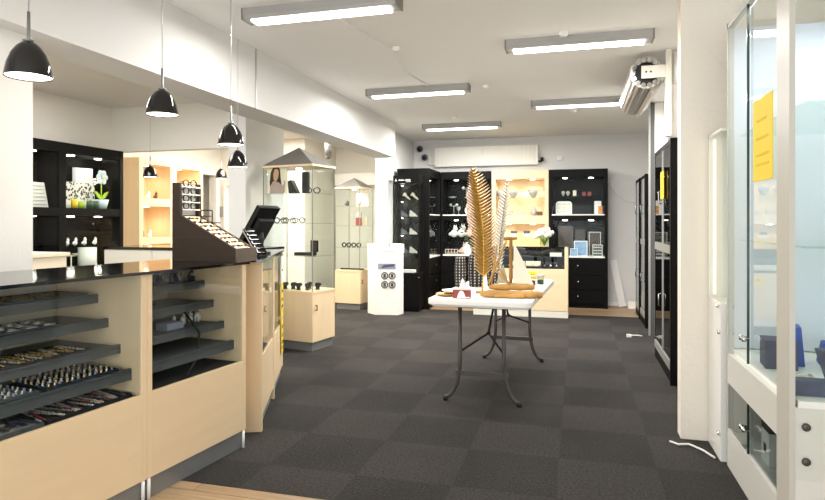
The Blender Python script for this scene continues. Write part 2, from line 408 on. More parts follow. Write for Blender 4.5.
# ------------------------------------------------------------------ wall cabinets
def wall_unit(name, label, loc, rz, w, d, h, m, open_, drawers=(), cols=1, shelves=(), spots=2, knobs=True, doors=True, spotE=3.0, board=None, col=NEUT, lip='white', side=.03, extraboard=True, group=None):
    t = thing(name, label, 'cabinet', loc, rz, group)
    c = MB()
    c.box(0, side, 0, d, 0, h); c.box(w - side, w, 0, d, 0, h); c.box(side, w - side, d - .015, d, .0, h)
    zs = sorted(open_)
    if zs:
        edges = [h] + [z for o in reversed(zs) for z in (o[1], o[0])]
    else: edges = [h]
    edges.append(max([q[1] for q in drawers], default=.0) if drawers else 0)
    for i in range(0, len(edges), 2):
        a = edges[i]; b = edges[i + 1] if i + 1 < len(edges) else 0
        if a - b > .004: c.box(side, w - side, .004, d - .015, b, a)
    for k in range(1, cols):
        for (a, b) in zs: c.box(w * k / cols - side * .9, w * k / cols + side * .9, .001, d - .015, a, b)
    if drawers: c.box(side, w - side, .03, d - .015, 0, max(q[1] for q in drawers))
    c.build('carcass', m, t)
    cw = w / cols
    for (a, b) in zs:
        if board: 
            B(side, w - side, .0, d - .016, a, a + .018).build('display_board', lip, t, label='pale shelf board')
        for k in range(cols):
            x0, x1 = k * cw + side, (k + 1) * cw - side
            if doors:
                n = doors if isinstance(doors, int) and not isinstance(doors, bool) else 2
                for j in range(n):
                    xa = x0 + (x1 - x0) * j / n; xb = x0 + (x1 - x0) * (j + 1) / n
                    B(xa + .002, xb - .002 + (.01 if j < n - 1 else 0), .008 + .008 * j, .012 + .008 * j, a + (.02 if board else .004), b - .012).build('glass_door', 'glassdoor', t)
            ns = spots
            for j in range(ns):
                sx = x0 + (x1 - x0) * (j + .5) / ns
                MB().lathe([(0, 0), (.035, 0), (.035, -.008), (0, -.008)], (sx, d * .45, b), 16).build('spotlight', 'spot', t, label='small lit spotlight')
                p = world(t, (sx, d * .45, b - .03)); light('SPOT', p, spotE, col, .03, rot=(0, 0, 0), spot=150)
    for (z, k0, k1) in shelves:
        B(k0 * cw + side + .001, k1 * cw - side - .001, .03, d - .016, z - .007, z).build('glass_shelf', 'glassgreen', t)
    for q in drawers:
        nd = q[2] if len(q) > 2 else 1
        for k in range(nd):
            x0 = side * .4 + (w - side * .8) * k / nd; x1 = side * .4 + (w - side * .8) * (k + 1) / nd
            dr = B(x0 + .003, x1 - .003, -.004, .03, q[0] + .004, q[1] - .004).build('drawer', m, t)
            if knobs:
                MB().lathe([(0, 0), (.006, 0), (.006, .01), (.014, .014), (.012, .024), (0, .026)], n=12, mtx=Matrix.Translation(((x0 + x1) / 2, -.004, q[1] - .1)) @ Matrix.Rotation(PI / 2, 4, 'X')).build('knob', 'chrome', dr, label='small chrome knob')
    return t

YB = 9.40; DB = .38
uR = wall_unit('display_cabinet', 'tall black wall cabinet with two lit compartments, rightmost on the back wall', (-.43, YB, 0), 0, .86, DB, 2.1, 'black', [(.76, 1.33), (1.40, 1.98)],
               [(.07, .28), (.28, .5), (.5, .74)], shelves=[(1.70, 0, 1)], board=True, spotE=1.3, group='black back wall cabinets', side=.045)
uM = wall_unit('display_cabinet', 'pale maple wall cabinet with warm lit shelves on the back wall', (-1.305, YB, 0), 0, .87, DB, 2.1, 'maple', [(.75, 1.27), (1.40, 1.97)],
               [(.07, .4), (.4, .73)], shelves=[(1.68, 0, 1), (1.08, 0, 1)], doors=False, spotE=3.8, col=WARM, side=.06, group='back wall cabinets')
uB = wall_unit('display_cabinet', 'wide black wall cabinet behind the gold feather on the back wall', (-2.12, YB, 0), 0, .81, DB, 2.1, 'black', [(.76, 1.33), (1.40, 1.98)],
               [(.07, .28), (.28, .5), (.5, .74)], shelves=[(1.69, 0, 1), (1.05, 0, 1)], board=True, spotE=1.5, group='black back wall cabinets')
uC = wall_unit('display_cabinet', 'black side cabinet in the back left corner, turned to face right', (-2.125, 8.64, 0), PI / 2, .75, .5, 2.1, 'black', [(.76, 1.33), (1.40, 1.98)],
               [(.07, .28), (.28, .5), (.5, .74)], shelves=[(1.69, 0, 1), (1.05, 0, 1)], board=True, spots=2, spotE=1.5, group='black back wall cabinets')
struct('trim_2', B(-2.62, -2.13, 9.4, 9.78, 0, 2.09), 'black')
# left niche black cabinets
uL = wall_unit('display_cabinet', 'black wall cabinet with lit glass compartments on the far left wall', (-4.85, 3.93, 0), PI / 2, 1.62, .29, 2.08, 'black', [(.72, 1.36), (1.44, 1.98)],
               [(.05, .7, 2)], cols=2, shelves=[(1.06, 1, 2)], board=False, spots=2, spotE=1.3, side=.045, doors=2)
class Frame:
    location = Vector((-4.85, 3.55, 0)); rotation_euler = Vector((0, 0, PI / 2))
uLc = uL; uL = Frame
uP = wall_unit('display_cabinet', 'maple wall shelf unit with glowing compartments behind the eyewear stand', (-5.2, 6.22, 0), PI / 2, 1.30, .38, 2.1, 'maple', [(.6, 1.02), (1.1, 1.5), (1.6, 2.03)],
               [], cols=2, shelves=[], doors=False, spots=1, spotE=2.2, col=WARM, side=.07)

# narrow showcase with sign
sc = thing('showcase', 'narrow black glass showcase with small white sign, beside the white bin', 'showcase', (-2.6, 8.36, 0))
w, d, hh = .40, .24, 1.98
mb = MB()
for x in (0, w - .02):
    for y in (0, d - .02): mb.box(x, x + .02, y, y + .02, .56, hh - .12)
mb.box(0, w, d - .01, d, .56, hh)
mb.box(0, w, 0, d, hh - .12, hh); mb.build('frame', 'black', sc)
B(0, w, 0, d, .06, .56).build('base_cabinet', 'black', sc); B(.02, w - .02, .02, d - .02, 0, .06).build('plinth', 'black', sc)
B(.021, w - .021, .004, .008, .565, hh - .125).build('glass_front', 'glass', sc)
B(w - .008, w - .004, .021, d - .021, .565, hh - .125).build('glass_side', 'glass', sc)
B(.004, .008, .021, d - .021, .565, hh - .125).build('glass_side', 'glass', sc)
for z in (.85, 1.12, 1.38, 1.62): B(.012, w - .012, .012, d - .014, z - .006, z).build('glass_shelf', 'glassgreen', sc)
mb = MB(); mb.lathe([(0, 0), (.012, 0), (.008, .012), (.011, .022), (0, .028)], (.05, 0, 0), 10, mtx=Matrix.Translation((0, -.002, hh - .085)) @ Matrix.Rotation(0, 4, 'X'))
mk = MB()
mk.prism([(.03, hh - .088), (.04, hh - .05), (.046, hh - .05), (.04, hh - .07), (.05, hh - .066), (.062, hh - .088), (.055, hh - .09), (.046, hh - .074), (.038, hh - .09)], -.003, 0, 'y')
x = .085
for k in range(17):
    ww = random.choice([.007, .009, .011]); hhh = random.choice([.014, .014, .02])
    if k not in (8,): mk.box(x, x + ww * .75, -.003, 0, hh - .08, hh - .08 + hhh)
    x += ww + .002
for k in range(8): mk.box(.2 + k * .009, .2 + k * .009 + .006, -.003, 0, hh - .1, hh - .092)
mk.build('sign_lettering', 'paper', sc, label='white emblem and tiny lettering')
for z in (.83, 1.1, 1.36, 1.6, 1.84):
    MB().lathe([(0, 0), (.014, 0), (.014, -.006), (0, -.006)], (.08, .2, z), 12).build('spotlight', 'spot', sc, label='small lit spotlight')
    light('POINT', world(sc, (.1, .16, z - .03)), .5, NEUT, .02)
MB().ball((.39, -.006, .5), .01).build('knob', 'chrome', sc)

# ------------------------------------------------------------------ small goods
def bowl(r, h): return MB().lathe([(.0, 0), (r * .35, 0), (r * .4, .01), (r * .75, h * .45), (r, h), (r * .95, h), (r * .7, h * .5), (r * .35, .02), (0, .018)], n=28)
def vase(r, h): return MB().lathe([(0, 0), (r * .7, 0), (r, h * .35), (r * .85, h * .65), (r * .4, h * .85), (r * .5, h), (r * .42, h), (r * .3, h * .85), (0, h * .8)], n=20)
def boxm(w, d, h): return MB().box(-w / 2, w / 2, -d / 2, d / 2, 0, h)
def bust(h):  # necklace bust
    return MB().prism([(-.2 * h, 0), (.2 * h, 0), (.36 * h, .45 * h), (.3 * h, .68 * h), (.12 * h, .78 * h), (.11 * h, h), (-.11 * h, h), (-.12 * h, .78 * h), (-.3 * h, .68 * h), (-.36 * h, .45 * h)], -.02, .02, 'y')
def ringcone(h): return MB().lathe([(0, 0), (.3 * h, 0), (.28 * h, .12 * h), (.12 * h, h), (0, h * 1.03)], n=12)
def tstand(h): 
    m = MB(); m.lathe([(0, 0), (.03, 0), (.03, .008), (.006, .012), (.006, h), (0, h)], n=14); m.tube([(-.06, 0, h - .01), (.06, 0, h - .01)], .006); m.lathe([(.02, 0), (.03, .012), (.03, .02), (0, .01)], (-.05, 0, h - .005), 12); m.lathe([(.02, 0), (.03, .012), (.03, .02), (0, .01)], (.05, 0, h - .005), 12)
    return m
def figure(h):
    m = MB(); m.ball((0, 0, .3 * h), .3 * h, (1, .8, 1)); m.ball((.12 * h, 0, .68 * h), .2 * h, (1, .9, 1)); m.ball((.18 * h, .0, .9 * h), .07 * h, (.6, .6, 1.6)); m.ball((.02 * h, 0, .9 * h), .07 * h, (.6, .6, 1.6)); m.ball((-.3 * h, 0, .25 * h), .14 * h)
    return m
def dog(h):
    m = MB(); m.ball((0, 0, .42 * h), .26 * h, (1.4, .8, .8)); m.ball((.36 * h, 0, .72 * h), .17 * h, (1.25, .9, .9)); m.tube([(.25 * h, 0, .5 * h), (.33 * h, 0, .7 * h)], .11 * h)
    for x in (-.24, .24):
        for y in (-.1, .1): m.tube([(x * h, y * h, .4 * h), (x * h, y * h, 0)], .07 * h)
    m.tube([(-.32 * h, 0, .5 * h), (-.5 * h, 0, .68 * h)], [.05 * h, .02 * h]); m.ball((.3 * h, .1 * h, .88 * h), .06 * h, (.6, .5, 1.4)); m.ball((.3 * h, -.1 * h, .88 * h), .06 * h, (.6, .5, 1.4))
    return m
def put(unit, name, mb, m, p, label, cat, rz=0, group=None):
    return single(name, mb, m, label, cat, world(unit, p), unit.rotation_euler.z + rz, group)
def frame(unit, p, w, h, m, label, rz=0, edge='white', lean=.0):
    t = thing('picture_frame', label, 'picture', world(unit, p), unit.rotation_euler.z + rz)
    f = MB(); b = w * .07
    f.box(-w / 2, w / 2, 0, .015, 0, b); f.box(-w / 2, w / 2, 0, .015, h - b, h); f.box(-w / 2, -w / 2 + b, 0, .015, b, h - b); f.box(w / 2 - b, w / 2, 0, .015, b, h - b)
    f.build('frame', edge, t); B(-w / 2 + b, w / 2 - b, .004, .013, b, h - b).build('picture', m, t)
    return t

# black right cabinet goods
zb = 1.418; zl = .778
for k, (x, m, l) in enumerate([(.21, 'silver', 'first silver pendant stand from left on top glass shelf of rightmost black cabinet'), (.28, 'silver', 'second silver pendant stand from left on top glass shelf of rightmost black cabinet')]):
    put(uR, 'pendant_stand', MB().lathe([(0, 0), (.012, 0), (.008, .01), (.03, .045), (.02, .07), (0, .078)], n=14), m, (x, .15, 1.70), l, 'jewellery stand')
put(uR, 'jewellery_box', boxm(.05, .04, .085), 'cream', (.38, .16, 1.70), 'cream upright box in the middle of the top glass shelf, rightmost black cabinet', 'box')
put(uR, 'jewellery_box', boxm(.05, .04, .06), 'red', (.52, .16, 1.70), 'left one of two small reddish boxes on rightmost cabinet top shelf', 'box')
put(uR, 'jewellery_box', boxm(.05, .04, .06), 'red', (.60, .16, 1.70), 'right one of two small reddish boxes on rightmost cabinet top shelf', 'box')
jc = thing('jewellery_chest', 'white jewellery chest with three rows of drawers in rightmost black cabinet', 'jewellery box', world(uR, (.22, .12, zb)))
MB().prism([(-.12, 0), (.12, 0), (.12, .17), (.09, .2), (-.09, .2), (-.12, .17)], 0, .12, 'y').build('body', 'ceramic', jc)
for z in (.02, .075, .13): 
    dr = B(-.105, .105, -.006, .0, z, z + .045).build('drawer', 'offwhite', jc)
    MB().ball((0, -.01, z + .022), .008).build('knob', 'chrome', dr)
put(uR, 'gift_card_box', boxm(.1, .04, .2), 'paper', (.72, .14, zb), 'white card box at right end of upper board, rightmost black cabinet', 'box')
put(uR, 'orange_card', boxm(.06, .02, .12), 'orange', (.755, .09, zb), 'small orange card leaning on the white box in rightmost black cabinet', 'card')
frame(uR, (.245, .26, zl), .22, .46, 'photogrey', 'large grey framed picture at left in rightmost black cabinet lower compartment', 0, 'shelfgrey')
frame(uR, (.46, .26, zl), .16, .42, 'photogrey', 'dark framed picture in the middle of rightmost black cabinet lower compartment', 0, 'black')
frame(uR, (.68, .24, zl + .0), .18, .37, 'photogrey', 'silver framed picture at right in rightmost black cabinet lower compartment', 0, 'alu')
frame(uR, (.47, .1, zl), .2, .235, 'photo', 'white framed blue photo, the largest on the lower board of rightmost cabinet', 0, 'paper')
frame(uR, (.37, .05, zl), .11, .12, 'photo', 'small white card standing before the blue photo in rightmost cabinet', 0, 'paper')
rk = thing('ring_rack', 'white ring rack with dark slots at right of rightmost black cabinet', 'jewellery rack', world(uR, (.715, .09, zl)))
f = MB(); f.box(-.075, .075, .03, .04, 0, .18)
for z in (0, .045, .09, .135, .17): f.box(-.075, .075, 0, .03, z, z + .01)
f.box(-.075, -.065, 0, .03, 0, .18); f.box(.065, .075, 0, .03, 0, .18); f.build('rack', 'ceramic', rk)
for z in (.012, .057, .102, .147):
    g = MB()
    for k in range(5): g.box(-.06 + k * .025, -.042 + k * .025, .004, .028, z, z + .02)
    g.build('ring_pads', 'blackfelt', rk)

# maple cabinet goods
for x, l in [(.12, 'grey speckled bowl at left on the maple cabinet top glass shelf, behind the silver feather'), (.32, 'grey speckled bowl in the middle of the maple cabinet top glass shelf'), (.63, 'grey speckled bowl at right on the maple cabinet top glass shelf')]:
    put(uM, 'bowl', bowl(.085, .12), 'greyceramic', (x, .17, 1.681), l, 'bowl', 0, 'bowls in the maple cabinet')
for x, l in [(.14, 'grey box at far left of the maple cabinet upper board'), (.44, 'flat pale box in middle of the maple cabinet upper board')]:
    put(uM, 'jewellery_box', boxm(.1, .07, .05), 'greyceramic', (x, .14, 1.401), l, 'box')
put(uM, 'ornament', figure(.1), 'silver', (.29, .1, 1.401), 'small silver figure on the maple cabinet upper board', 'ornament')
put(uM, 'vase', vase(.055, .13), 'greyceramic', (.64, .15, 1.401), 'grey round vase at right of the maple cabinet upper board', 'vase')
put(uM, 'jewellery_box', boxm(.08, .07, .06), 'brown', (.73, .13, 1.401), 'brown box at right end of the maple cabinet upper board', 'box')
for k, x in enumerate((.12, .33, .53, .72)):
    bt = thing('watch_box', ['leftmost', 'second', 'third', 'rightmost'][k] + ' small watch box from left on the maple cabinet lower glass shelf', 'box', world(uM, (x, .14, 1.081)), 0, 'small watch boxes in the maple cabinet')
    boxm(.1, .08, .035).build('box_base', 'ceramic', bt); MB().box(-.05, .05, .02, .03, .035, .08).build('lid', 'shelfgrey', bt)

# wide black cabinet goods
def candle_set(u, p, label):
    t = thing('candlestick', label, 'candlestick', world(u, p)); tstand(.15).build('stand', 'silver', t)
    MB().cyl((-.05, 0, .15), (-.05, 0, .18), .012, n=10).build('candle', 'paper', t); MB().cyl((.05, 0, .15), (.05, 0, .18), .012, n=10).build('candle', 'paper', t)
candle_set(uB, (.38, .2, 1.692), 'silver two armed candlestick on wide black cabinet top glass shelf')
frame(uB, (.5, .16, 1.692), .085, .13, 'paper', 'white framed card on wide black cabinet top glass shelf')
put(uB, 'tray_dish', MB().lathe([(0, 0), (.05, 0), (.07, .015), (.068, .018), (0, .006)], n=20), 'silver', (.15, .16, 1.692), 'shallow silver dish on wide black cabinet top glass shelf', 'dish')
put(uB, 'necklace_bust', bust(.16), 'ceramic', (.42, .15, zb), 'white necklace bust on upper board of wide black cabinet', 'jewellery stand')
candle_set(uB, (.17, .2, zb), 'silver two armed candlestick at left on wide black cabinet upper board')
candle_set(uB, (.62, .2, zb), 'silver two armed candlestick at right on wide black cabinet upper board')
put(uB, 'goblet', MB().lathe([(0, 0), (.03, 0), (.004, .01), (.004, .06), (.03, .085), (.033, .13), (.03, .13), (.0, .075)], n=16), 'silver', (.27, .1, zb), 'silver goblet beside left candlestick on wide black cabinet upper board', 'goblet')
put(uB, 'figurine', figure(.2), 'ceramic', (.18, .16, 1.052), 'white rabbit figurine at left on wide black cabinet lower glass shelf', 'figurine')
put(uB, 'figurine', figure(.22), 'ceramic', (.3, .2, 1.052), 'taller white rabbit figurine on wide black cabinet lower glass shelf', 'figurine')
put(uB, 'figurine', figure(.2), 'pink', (.42, .16, 1.052), 'blush pink figurine on wide black cabinet lower glass shelf', 'figurine')
put(uB, 'figurine', dog(.17), 'orange', (.54, .14, 1.052), 'orange animal figurine on wide black cabinet lower glass shelf', 'figurine')
put(uB, 'necklace_bust', bust(.2), 'ceramic', (.42, .1, zl), 'white necklace bust on wide black cabinet lowest board', 'jewellery stand')
put(uB, 'figurine', figure(.2), 'pink', (.33, .2, zl), 'pink figurine behind a white rail on wide black cabinet lowest board', 'figurine')
def rail(u, p, l):
    m = MB()
    for k in range(5): m.box(-.1 + k * .05 - .005, -.1 + k * .05 + .005, 0, .01, 0, .09)
    for z in (.03, .075): m.box(-.105, .105, 0, .01, z, z + .01)
    put(u, 'bracelet_rack', m, 'pink', p, l, 'jewellery rack')
rail(uB, (.15, .1, zl), 'small pale rail rack at left on wide black cabinet lowest board')
# corner cabinet goods
frame(uC, (.15, .2, 1.692), .1, .14, 'paper', 'white framed card on corner cabinet top glass shelf')
candle_set(uC, (.45, .22, 1.692), 'silver two armed candlestick on corner cabinet top glass shelf')
put(uC, 'necklace_bust', bust(.16), 'ceramic', (.2, .2, zb), 'white necklace bust on corner cabinet upper board', 'jewellery stand')
candle_set(uC, (.5, .22, zb), 'silver two armed candlestick on corner cabinet upper board')
frame(uC, (.4, .2, 1.052), .18, .16, 'paper', 'white framed card on corner cabinet lower glass shelf')
rail(uC, (.4, .14, zl), 'small pale rail rack on corner cabinet lowest board')
put(uC, 'figurine', figure(.18), 'pink', (.3, .3, zl), 'pink figurine on corner cabinet lowest board', 'figurine')
# narrow showcase goods
def shoe(u, p, label, m='silver', rz=0):
    s = MB(); s.prism([(-.06, 0), (-.055, .055), (-.03, .06), (.0, .035), (.05, .02), (.075, .012), (.075, 0), (.04, 0), (-.02, .012), (-.045, .01), (-.05, 0)], -.022, .022, 'y', Matrix.Rotation(.5, 4, 'Y') @ Matrix.Translation((0, 0, .03)))
    put(u, 'display_shoe', s, m, p, label, 'ornament', rz)
shoe(sc, (.15, .12, 1.632), 'left silver shoe shaped ornament on showcase top shelf', 'silver'); shoe(sc, (.27, .12, 1.632), 'right silver shoe shaped ornament on showcase top shelf', 'silver')
for z, l in ((1.381, 'second'), (1.121, 'third'), (.851, 'lowest')):
    put(sc, 'watch_pillow', MB().prism([(-.05, 0), (.06, 0), (.05, .02), (-.04, .09)], -.03, .03, 'y'), 'shelfgrey', (.14, .12, z), 'dark watch pillow at left on showcase ' + l + ' glass shelf', 'jewellery stand')
    put(sc, 'watch_pillow', MB().prism([(-.05, 0), (.06, 0), (.05, .02), (-.04, .09)], -.03, .03, 'y'), 'greyceramic', (.27, .12, z), 'grey watch pillow at right on showcase ' + l + ' glass shelf', 'jewellery stand')
put(sc, 'folded_card', boxm(.2, .12, .04), 'paper', (.2, .12, .561), 'white box on the floor of the narrow showcase', 'box')
# left niche cabinet goods
ZU = 1.441
ts = thing('ring_board', 'white slanted board at left in upper niche cabinet', 'jewellery rack', world(uL, (1.02, .12, ZU)), PI / 2)
MB().prism([(-.2, 0), (.12, 0), (.07, .24), (-.2, .24)], 0, .05, 'y').build('board', 'ceramic', ts)
m2 = MB()
for k in range(6): m2.box(-.19, .1 - k * .008, -.006, 0, .03 + k * .035, .036 + k * .035)
m2.build('ridges', 'offwhite', ts)
pf = thing('photo_album', 'black and white speckled album standing in upper niche cabinet', 'picture', world(uL, (1.56, .16, ZU + 0)), PI / 2)
B(-.27, .2, 0, .03, .08, .27).build('cover', 'speckle', pf); B(-.24, .18, -.004, .026, 0, .08).build('stand', 'ceramic', pf)
put(uL, 'upright_box', boxm(.22, .05, .43), 'ceramic', (1.66, .22, ZU), 'tall white box behind the speckled album in upper niche cabinet', 'box')
put(uL, 'candle', MB().cyl((0, 0, 0), (0, 0, .09), .03), 'yellow', (1.40, .07, ZU), 'yellow candle at left before the speckled album', 'candle')
put(uL, 'candle', MB().cyl((0, 0, 0), (0, 0, .07), .03), 'lime', (1.49, .07, ZU), 'lime green candle before the speckled album', 'candle')
for k, x in enumerate((1.60, 1.68)):
    put(uL, 'candle', MB().cyl((0, 0, 0), (0, 0, .08), .032), 'candlegreen', (x, .07, ZU), ['left', 'right'][k] + ' one of two dark green candles beside the flower pot', 'candle')
fl = thing('flower_ornament', 'pale blue flower ornament with lime leaves in a pot, upper niche cabinet', 'ornament', world(uL, (1.79, .1, ZU)), PI / 2)
MB().lathe([(0, 0), (.05, 0), (.075, .1), (.07, .1), (0, .09)], n=20).build('pot', 'bluepetal', fl)
MB().cyl((0, 0, .09), (0, 0, .33), .006).build('stem', 'lime', fl)
p = MB()
for k in range(6): p.ball((.05 * math.cos(k * PI / 3), -.01, .34 + .05 * math.sin(k * PI / 3)), .032, (1, .4, 1))
p.build('petals', 'bluepetal', fl); MB().ball((0, -.02, .34), .024, (1, .6, 1)).build('flower_centre', 'cream', fl)
for s in (-1, 1): MB().prism([(0, .1), (s * .05, .12), (s * .1, .19), (s * .06, .18), (s * .015, .14)], -.006, .006, 'y').build('leaf', 'lime', fl)
for k, x in enumerate((1.36, 1.46, 1.58, 1.72)):
    put(uL, 'bird_figurine', figure(.08), 'ceramic', (x, .12, 1.061), ['leftmost small white figurine on the lower niche cabinet shelf', 'second small white figurine on the lower niche cabinet shelf', 'third small white figurine on the lower niche cabinet shelf', 'rightmost small white figurine on the lower niche cabinet shelf'][k], 'figurine', 0, 'white figurines in the niche cabinet')
put(uL, 'table_lamp', MB().lathe([(0, 0), (.09, 0), (.09, .31), (0, .31)], n=24), 'ceramic', (1.66, .16, .721), 'tall white cylinder standing in lower right niche compartment', 'vase')
put(uL, 'jewellery_tree', tstand(.24), 'cream', (1.45, .16, .721), 'pale jewellery tree beside the tall white cylinder', 'jewellery stand')
for k in range(7):
    put(uL, 'glass_ornament', figure(.07), 'silver', (1.3 + k * .09, .04, .721), 'small silver ornament in the row at the bottom of the niche cabinet', 'ornament', 0, 'small ornaments at the bottom of the niche cabinet')
put(uL, 'dark_case', boxm(.6, .08, .36), 'screen', (.8, .18, .721), 'dark glossy case in lower left niche compartment', 'box')
# maple niche shelf goods
for (x, z, l, m) in [(.16, 1.601, 'small figurine at left on the upper shelf of the niche maple unit', 'brown'), (.33, 1.601, 'small white figurine in the middle of the upper niche maple shelf', 'ceramic'), (.47, 1.601, 'small brown figurine at right on the upper niche maple shelf', 'brown'),
                     (.22, 1.101, 'small dark figurine at left on the lower niche maple shelf', 'shelfgrey'), (.36, 1.101, 'small white figurine at right on the lower niche maple shelf', 'ceramic'),
                     (.85, 1.601, 'small pale figurine on the right upper niche maple shelf', 'ceramic'), (.85, 1.101, 'small pale figurine on the right lower niche maple shelf', 'ceramic')]:
    put(uP, 'figurine', figure(.1), m, (x, .14, z), l, 'figurine')

# rear counter in the niche
rc = thing('back_counter', 'white low counter with black top behind the eyewear stand', 'counter', (-4.45, 4.85, 0))
B(0, 1.65, 0, .5, .08, 1.035).build('body', 'white', rc); B(.02, 1.63, .03, .5, 0, .08).build('plinth', 'kick', rc)
for k in range(3): B(.004 + k * .55, .546 + k * .55, -.015, 0, .55, 1.03).build('drawer', 'offwhite', rc)
B(-.01, 1.66, -.02, .52, 1.035, 1.06).build('worktop', 'blackgloss', rc)
lc = thing('side_counter', 'small cream side counter below the left niche cabinet', 'counter', (-4.81, 3.3, 0))
B(0, .4, 0, 1.05, 0, 1.0).build('body', 'cream', lc); B(-.0, .42, -.01, 1.07, 1.0, 1.03).build('worktop', 'cream', lc)

# ------------------------------------------------------------------ front glass counters
TH = R(83.4); O = (-1.855, 3.096, 0)
def cw(p): 
    c, s = math.cos(TH), math.sin(TH); return (O[0] + p[0] * c - p[1] * s, O[1] + p[0] * s + p[1] * c, p[2])
T1 = -.731
SH = [(.273, .913, .956), (.207, .801, .844), (.130, .683, .725), (.061, .566, .618)]
def counter(label, x0, x1):
    t = thing('display_counter', label, 'display counter', O, TH, 'glass display counters')
    D = .58
    B(x0 + .03, x1 - .03, 0, .02, .1, .5).build('front_panel', 'mapleH', t, .001)
    for xa in (x0, x1 - .03): B(xa, xa + .03, 0, D, .1, 1.055).build('side_panel', 'maple', t, .001)
    B(x0 + .03, x1 - .03, D - .02, D, .1, 1.055).build('back_panel', 'cream', t)
    B(x0 + .03, x1 - .03, .02, D - .02, .47, .495).build('deck', 'blackfelt', t)
    B(x0, x1, .015, D - .02, .0, .098).build('plinth', 'kick', t)
    B(x0 + .031, x1 - .031, .006, .012, .5, 1.055).build('glass_front', 'glass', t)
    for (y, z0, z1) in SH:
        m = MB(); m.box(x0 + .032, x1 - .032, y, D - .022, z1 - .016, z1 - .008); m.box(x0 + .032, x1 - .032, y, y + .018, z0, z1); m.build('shelf', 'shelfgrey', t)
    for xa in (x0 + .012, x1 - .02): MB().cyl((xa, .004, 0), (xa, .004, .098), .008, n=10).build('foot', 'white', t)
    return t
c1 = counter('long glass fronted maple counter full of jewellery, nearest at left', -2.35, T1)
c2 = counter('glass fronted maple counter below the dark eyewear stand', T1 + .002, 0)
ct = MB(); ct.box(-2.37, .02, -.012, .6, 1.056, 1.07); o = single('glass_countertop', ct, 'blackgloss', 'long dark reflective glass countertop across both front counters', 'countertop', O, TH)

def tray(p, w, d, m, label):
    t = thing('jewellery_tray', label, 'tray', cw(p), TH)
    B(-w / 2, w / 2, -d / 2, d / 2, 0, .008).build('tray_bed', m, t)
    r = MB(); r.box(-w / 2 - .006, w / 2 + .006, -d / 2 - .006, -d / 2, 0, .016); r.box(-w / 2 - .006, w / 2 + .006, d / 2, d / 2 + .006, 0, .016); r.box(-w / 2 - .006, -w / 2, -d / 2, d / 2, 0, .016); r.box(w / 2, w / 2 + .006, -d / 2, d / 2, 0, .016)
    r.build('tray_rim', m if m != 'greytray' else 'shelfgrey', t)
    return t
def strand_mb(n=9, L=.12, r=.0075, wig=.006):
    m = MB()
    for k in range(n): m.ball((random.uniform(-wig, wig), -L / 2 + L * k / (n - 1), r), r * random.uniform(.75, 1.15), n=8)
    return m
def ringstand_mb(): 
    m = MB(); m.lathe([(0, 0), (.008, 0), (.007, .004), (.004, .010), (.006, .014), (0, .017)], n=7); return m
def bracelet_mb(rr=.024):
    return MB().tube([(rr * math.cos(a * PI / 8), rr * math.sin(a * PI / 8), .006 + .002 * (a % 2)) for a in range(16)], .006, 6, True)
def fill(tr, w, d, z, mk, m, nx, ny, name, label, group, cat='jewellery'):
    src = None
    for i in range(nx):
        for j in range(ny):
            p = world(tr, (-w / 2 + w * (i + .5) / nx + random.uniform(-.003, .003), -d / 2 + d * (j + .5) / ny + random.uniform(-.003, .003), z))
            mm = m if isinstance(m, str) else m[(i + j) % len(m)]
            o = single(name, mk(), mm, label, cat, p, TH + random.uniform(-.3, .3), group)
            if 0: src = o
Zs = [z1 - .008 for (_, _, z1) in SH]; DK = .495
tA = tray((-1.02, .42, Zs[0]), .44, .22, 'greytray', 'grey tray of gold chains on the top shelf of the long counter'); fill(tA, .44, .22, .008, lambda: strand_mb(16, .18, .005, .006), 'gold', 12, 1, 'gold_chain', 'gold chain lying in the tray on the long counter top shelf', 'gold chains on the top shelf')
tB = tray((-1.18, .34, Zs[1]), .40, .2, 'greytray', 'grey tray of silver bracelets on the second shelf of the long counter'); fill(tB, .40, .2, .008, bracelet_mb, 'silver', 5, 3, 'bracelet', 'silver bracelet in the tray on the long counter second shelf', 'bracelets on the second shelf')
tC = tray((-1.14, .26, Zs[2]), .46, .2, 'blackfelt', 'dark tray of gold and silver beads on the third shelf of the long counter'); fill(tC, .46, .2, .008, lambda: strand_mb(16, .17, .0055, .004), ['goldbright', 'silver', 'gold'], 14, 1, 'bead_strand', 'beaded strand in the tray on the long counter third shelf', 'bead strands on the third shelf')
tD = tray((-.98, .22, Zs[3]), .34, .24, 'navy', 'navy velvet tray of gold rings at right end of the lowest shelf'); fill(tD, .34, .24, .008, ringstand_mb, ['goldbright', 'silver', 'slatelight'], 12, 7, 'ring_stand', 'small ring stand in the navy tray on the lowest shelf', 'ring stands in the navy tray', 'ring stand')
tE = tray((-1.42, .22, Zs[3]), .44, .24, 'greytray', 'grey tray of silver rings at left on the lowest shelf'); fill(tE, .44, .24, .008, ringstand_mb, ['silver', 'silver', 'slatelight'], 14, 7, 'ring_stand', 'small ring stand in the grey tray on the lowest shelf', 'ring stands in the grey tray', 'ring stand')
tF = tray((-.99, .17, DK), .40, .26, 'blackfelt', 'black tray of beaded necklaces on the counter deck near the divider'); fill(tF, .40, .26, .008, lambda: strand_mb(22, .23, .005, .002), ['silver', 'red', 'silver', 'pink', 'shelfgrey'], 20, 1, 'bead_necklace', 'bead necklace in the black tray on the counter deck', 'necklaces in the black deck tray')
tG = tray((-1.45, .17, DK), .46, .26, 'greytray', 'grey tray of watches and gold chains on the counter deck, bottom left')
def watch_mb():
    m = MB(); m.box(-.009, .009, -.09, .09, 0, .004); m.cyl((0, 0, 0), (0, 0, .01), .018, n=14); return m
